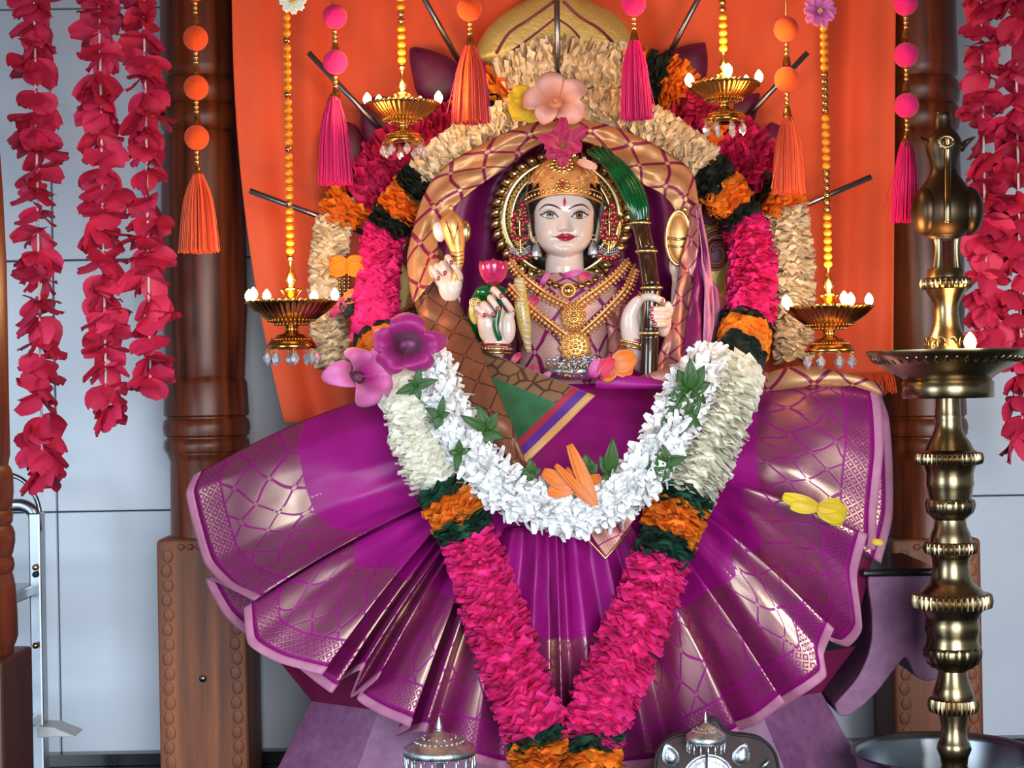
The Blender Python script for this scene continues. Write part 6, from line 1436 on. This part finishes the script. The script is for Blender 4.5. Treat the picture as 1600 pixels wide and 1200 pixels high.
# ------------------------------------------------------------------ silver parasol and plaque in front
def parasol(px, py_tip, py_rim, W, Y, name, label, mat, drops, parent=None, pole=True):
    s = S(Y); c = P(px, py_rim, Y); h = (py_rim - py_tip)*s; R = W*s
    t = parent or thing(name, label, 'parasol', (c.x, Y, 0.0))
    m = MB(); m.lathe(c, [(R*0.96, -0.006), (R, -0.005), (R, 0.003), (R*0.95, h*0.10), (R*0.84, h*0.18), (R*0.66, h*0.28), (R*0.46, h*0.37), (R*0.28, h*0.46), (R*0.14, h*0.53), (R*0.09, h*0.58), (R*0.10, h*0.62)], 56); m.build('canopy', M[mat], t)
    m = MB(); m.lathe(c, [(R*0.08, h*0.60), (R*0.10, h*0.68), (R*0.07, h*0.78), (R*0.03, h*0.92), (R*0.005, h*1.0)], 20); m.build('spike', M[mat], t)
    m = MB(); n = 26
    for k in range(n):
        a = 2*PI*k/n; m.ball(c + Vector((R*0.66*math.cos(a), R*0.66*math.sin(a), h*0.28)), (R*0.06, R*0.06, R*0.035), 6, 5)
        if k % 2: m.ball(c + Vector((R*0.46*math.cos(a), R*0.46*math.sin(a), h*0.37)), R*0.04, 6, 5)
    m.build('embossing', M[mat], t)
    for k in range(drops):
        a = 2*PI*k/drops; p = c + Vector((R*0.95*math.cos(a), R*0.95*math.sin(a), -0.006)); m = MB(); q = R/0.055
        m.lathe(p, [(0.0006*q, 0), (0.0012*q, -0.004*q), (0.0034*q, -0.014*q), (0.0024*q, -0.020*q), (0.0006*q, -0.027*q)], 10); m.build('drop', M[mat], t)
    if pole: m = MB(); m.tube([c + Vector((0, 0, 0.01)), (c.x, Y, 0.004)], 0.004, 12); m.build('pole', M[mat], t); m = MB(); m.lathe((c.x, Y, 0), [(0.045, 0.0), (0.045, 0.006), (0.03, 0.012), (0.008, 0.02), (0.004, 0.03)], 32); m.build('foot', M[mat], t)
    return t
parasol(687, 1118, 1172, 57, -.38, 'silver_parasol', 'small silver ceremonial parasol with hanging drops at the bottom left of the garland', 'silver', 18)
Y = -.36; t = thing('wooden_plaque', 'dark wooden plaque with silver parasol, leaves and disc at the bottom', 'plaque', (P(1110, 1190, Y).x, Y, 0))
q = [(1022, 1230), (1024, 1190), (1032, 1168), (1050, 1152), (1075, 1146), (1096, 1136), (1108, 1126), (1120, 1124), (1130, 1136), (1145, 1147), (1170, 1150), (1192, 1156), (1208, 1172), (1216, 1195), (1217, 1230)]
pts = cat([P(a, b, Y) for a, b in q], 5); pts = pts + [Vector((pts[-1].x, Y, 0.0)), Vector((pts[0].x, Y, 0.0))]
m = MB(); m.extrude_poly(pts[::-1], (0, 0.025, 0)); bev(m.build('board', M['wood_dark'], t, smooth=False), 0.003, 2)
m = MB(); m.tube([p + Vector((0, -0.001, 0)) for p in pts[:-2]], 0.0018, 6); m.build('black_edge', M['rubber'], t)
parasol(1103, 1110, 1152, 31, Y - .04, '', '', 'silver', 16, t, False)
m = MB(); m.tube([P(1104, 1150, Y - .04), P(1104, 1200, Y - .012)], 0.002, 8); m.build('parasol_pole', M['silver'], t)
for px, py, rt in ((1048, 1182, -0.3), (1158, 1181, 0.35)):
    m = MB(); c = P(px, py, Y - .002); rows = []
    for f, dy in ((1.0, 0.001), (0.96, -0.003), (0.78, -0.002), (0.7, -0.004), (0.3, -0.006), (0.02, -0.006)):
        rows.append([c + Matrix.Rotation(rt, 3, 'Y') @ Vector((0.0125*f*math.sin(a)*(1 - 0.35*max(0, math.cos(a))), dy, 0.0165*f*math.cos(a)*(1.15 if math.cos(a) > 0 else 0.9))) for a in [2*PI*k/28 for k in range(28)]])
    m.grid(rows, closed_u=True); m.build('silver_leaf', M['silver'], t)
m = MB(); c = P(1107, 1218, Y); rows = [[c + Vector((0.036*f*math.cos(a), dy, 0.036*f*math.sin(a))) for a in [2*PI*k/48 for k in range(48)]] for f, dy in ((1, 0.001), (1, -0.004), (0.93, -0.006), (0.88, -0.003), (0.8, -0.004), (0.5, -0.009), (0.02, -0.010))]
m.grid(rows, closed_u=True); m.build('silver_disc', M['silver'], t)
m = MB(); m.tube([P(1192, 1200, Y - .006), P(1202, 1188, Y - .006)], lambda u: 0.004*(1 - 0.6*u), 8); m.build('silver_leaf_tip', M['silver'], t)
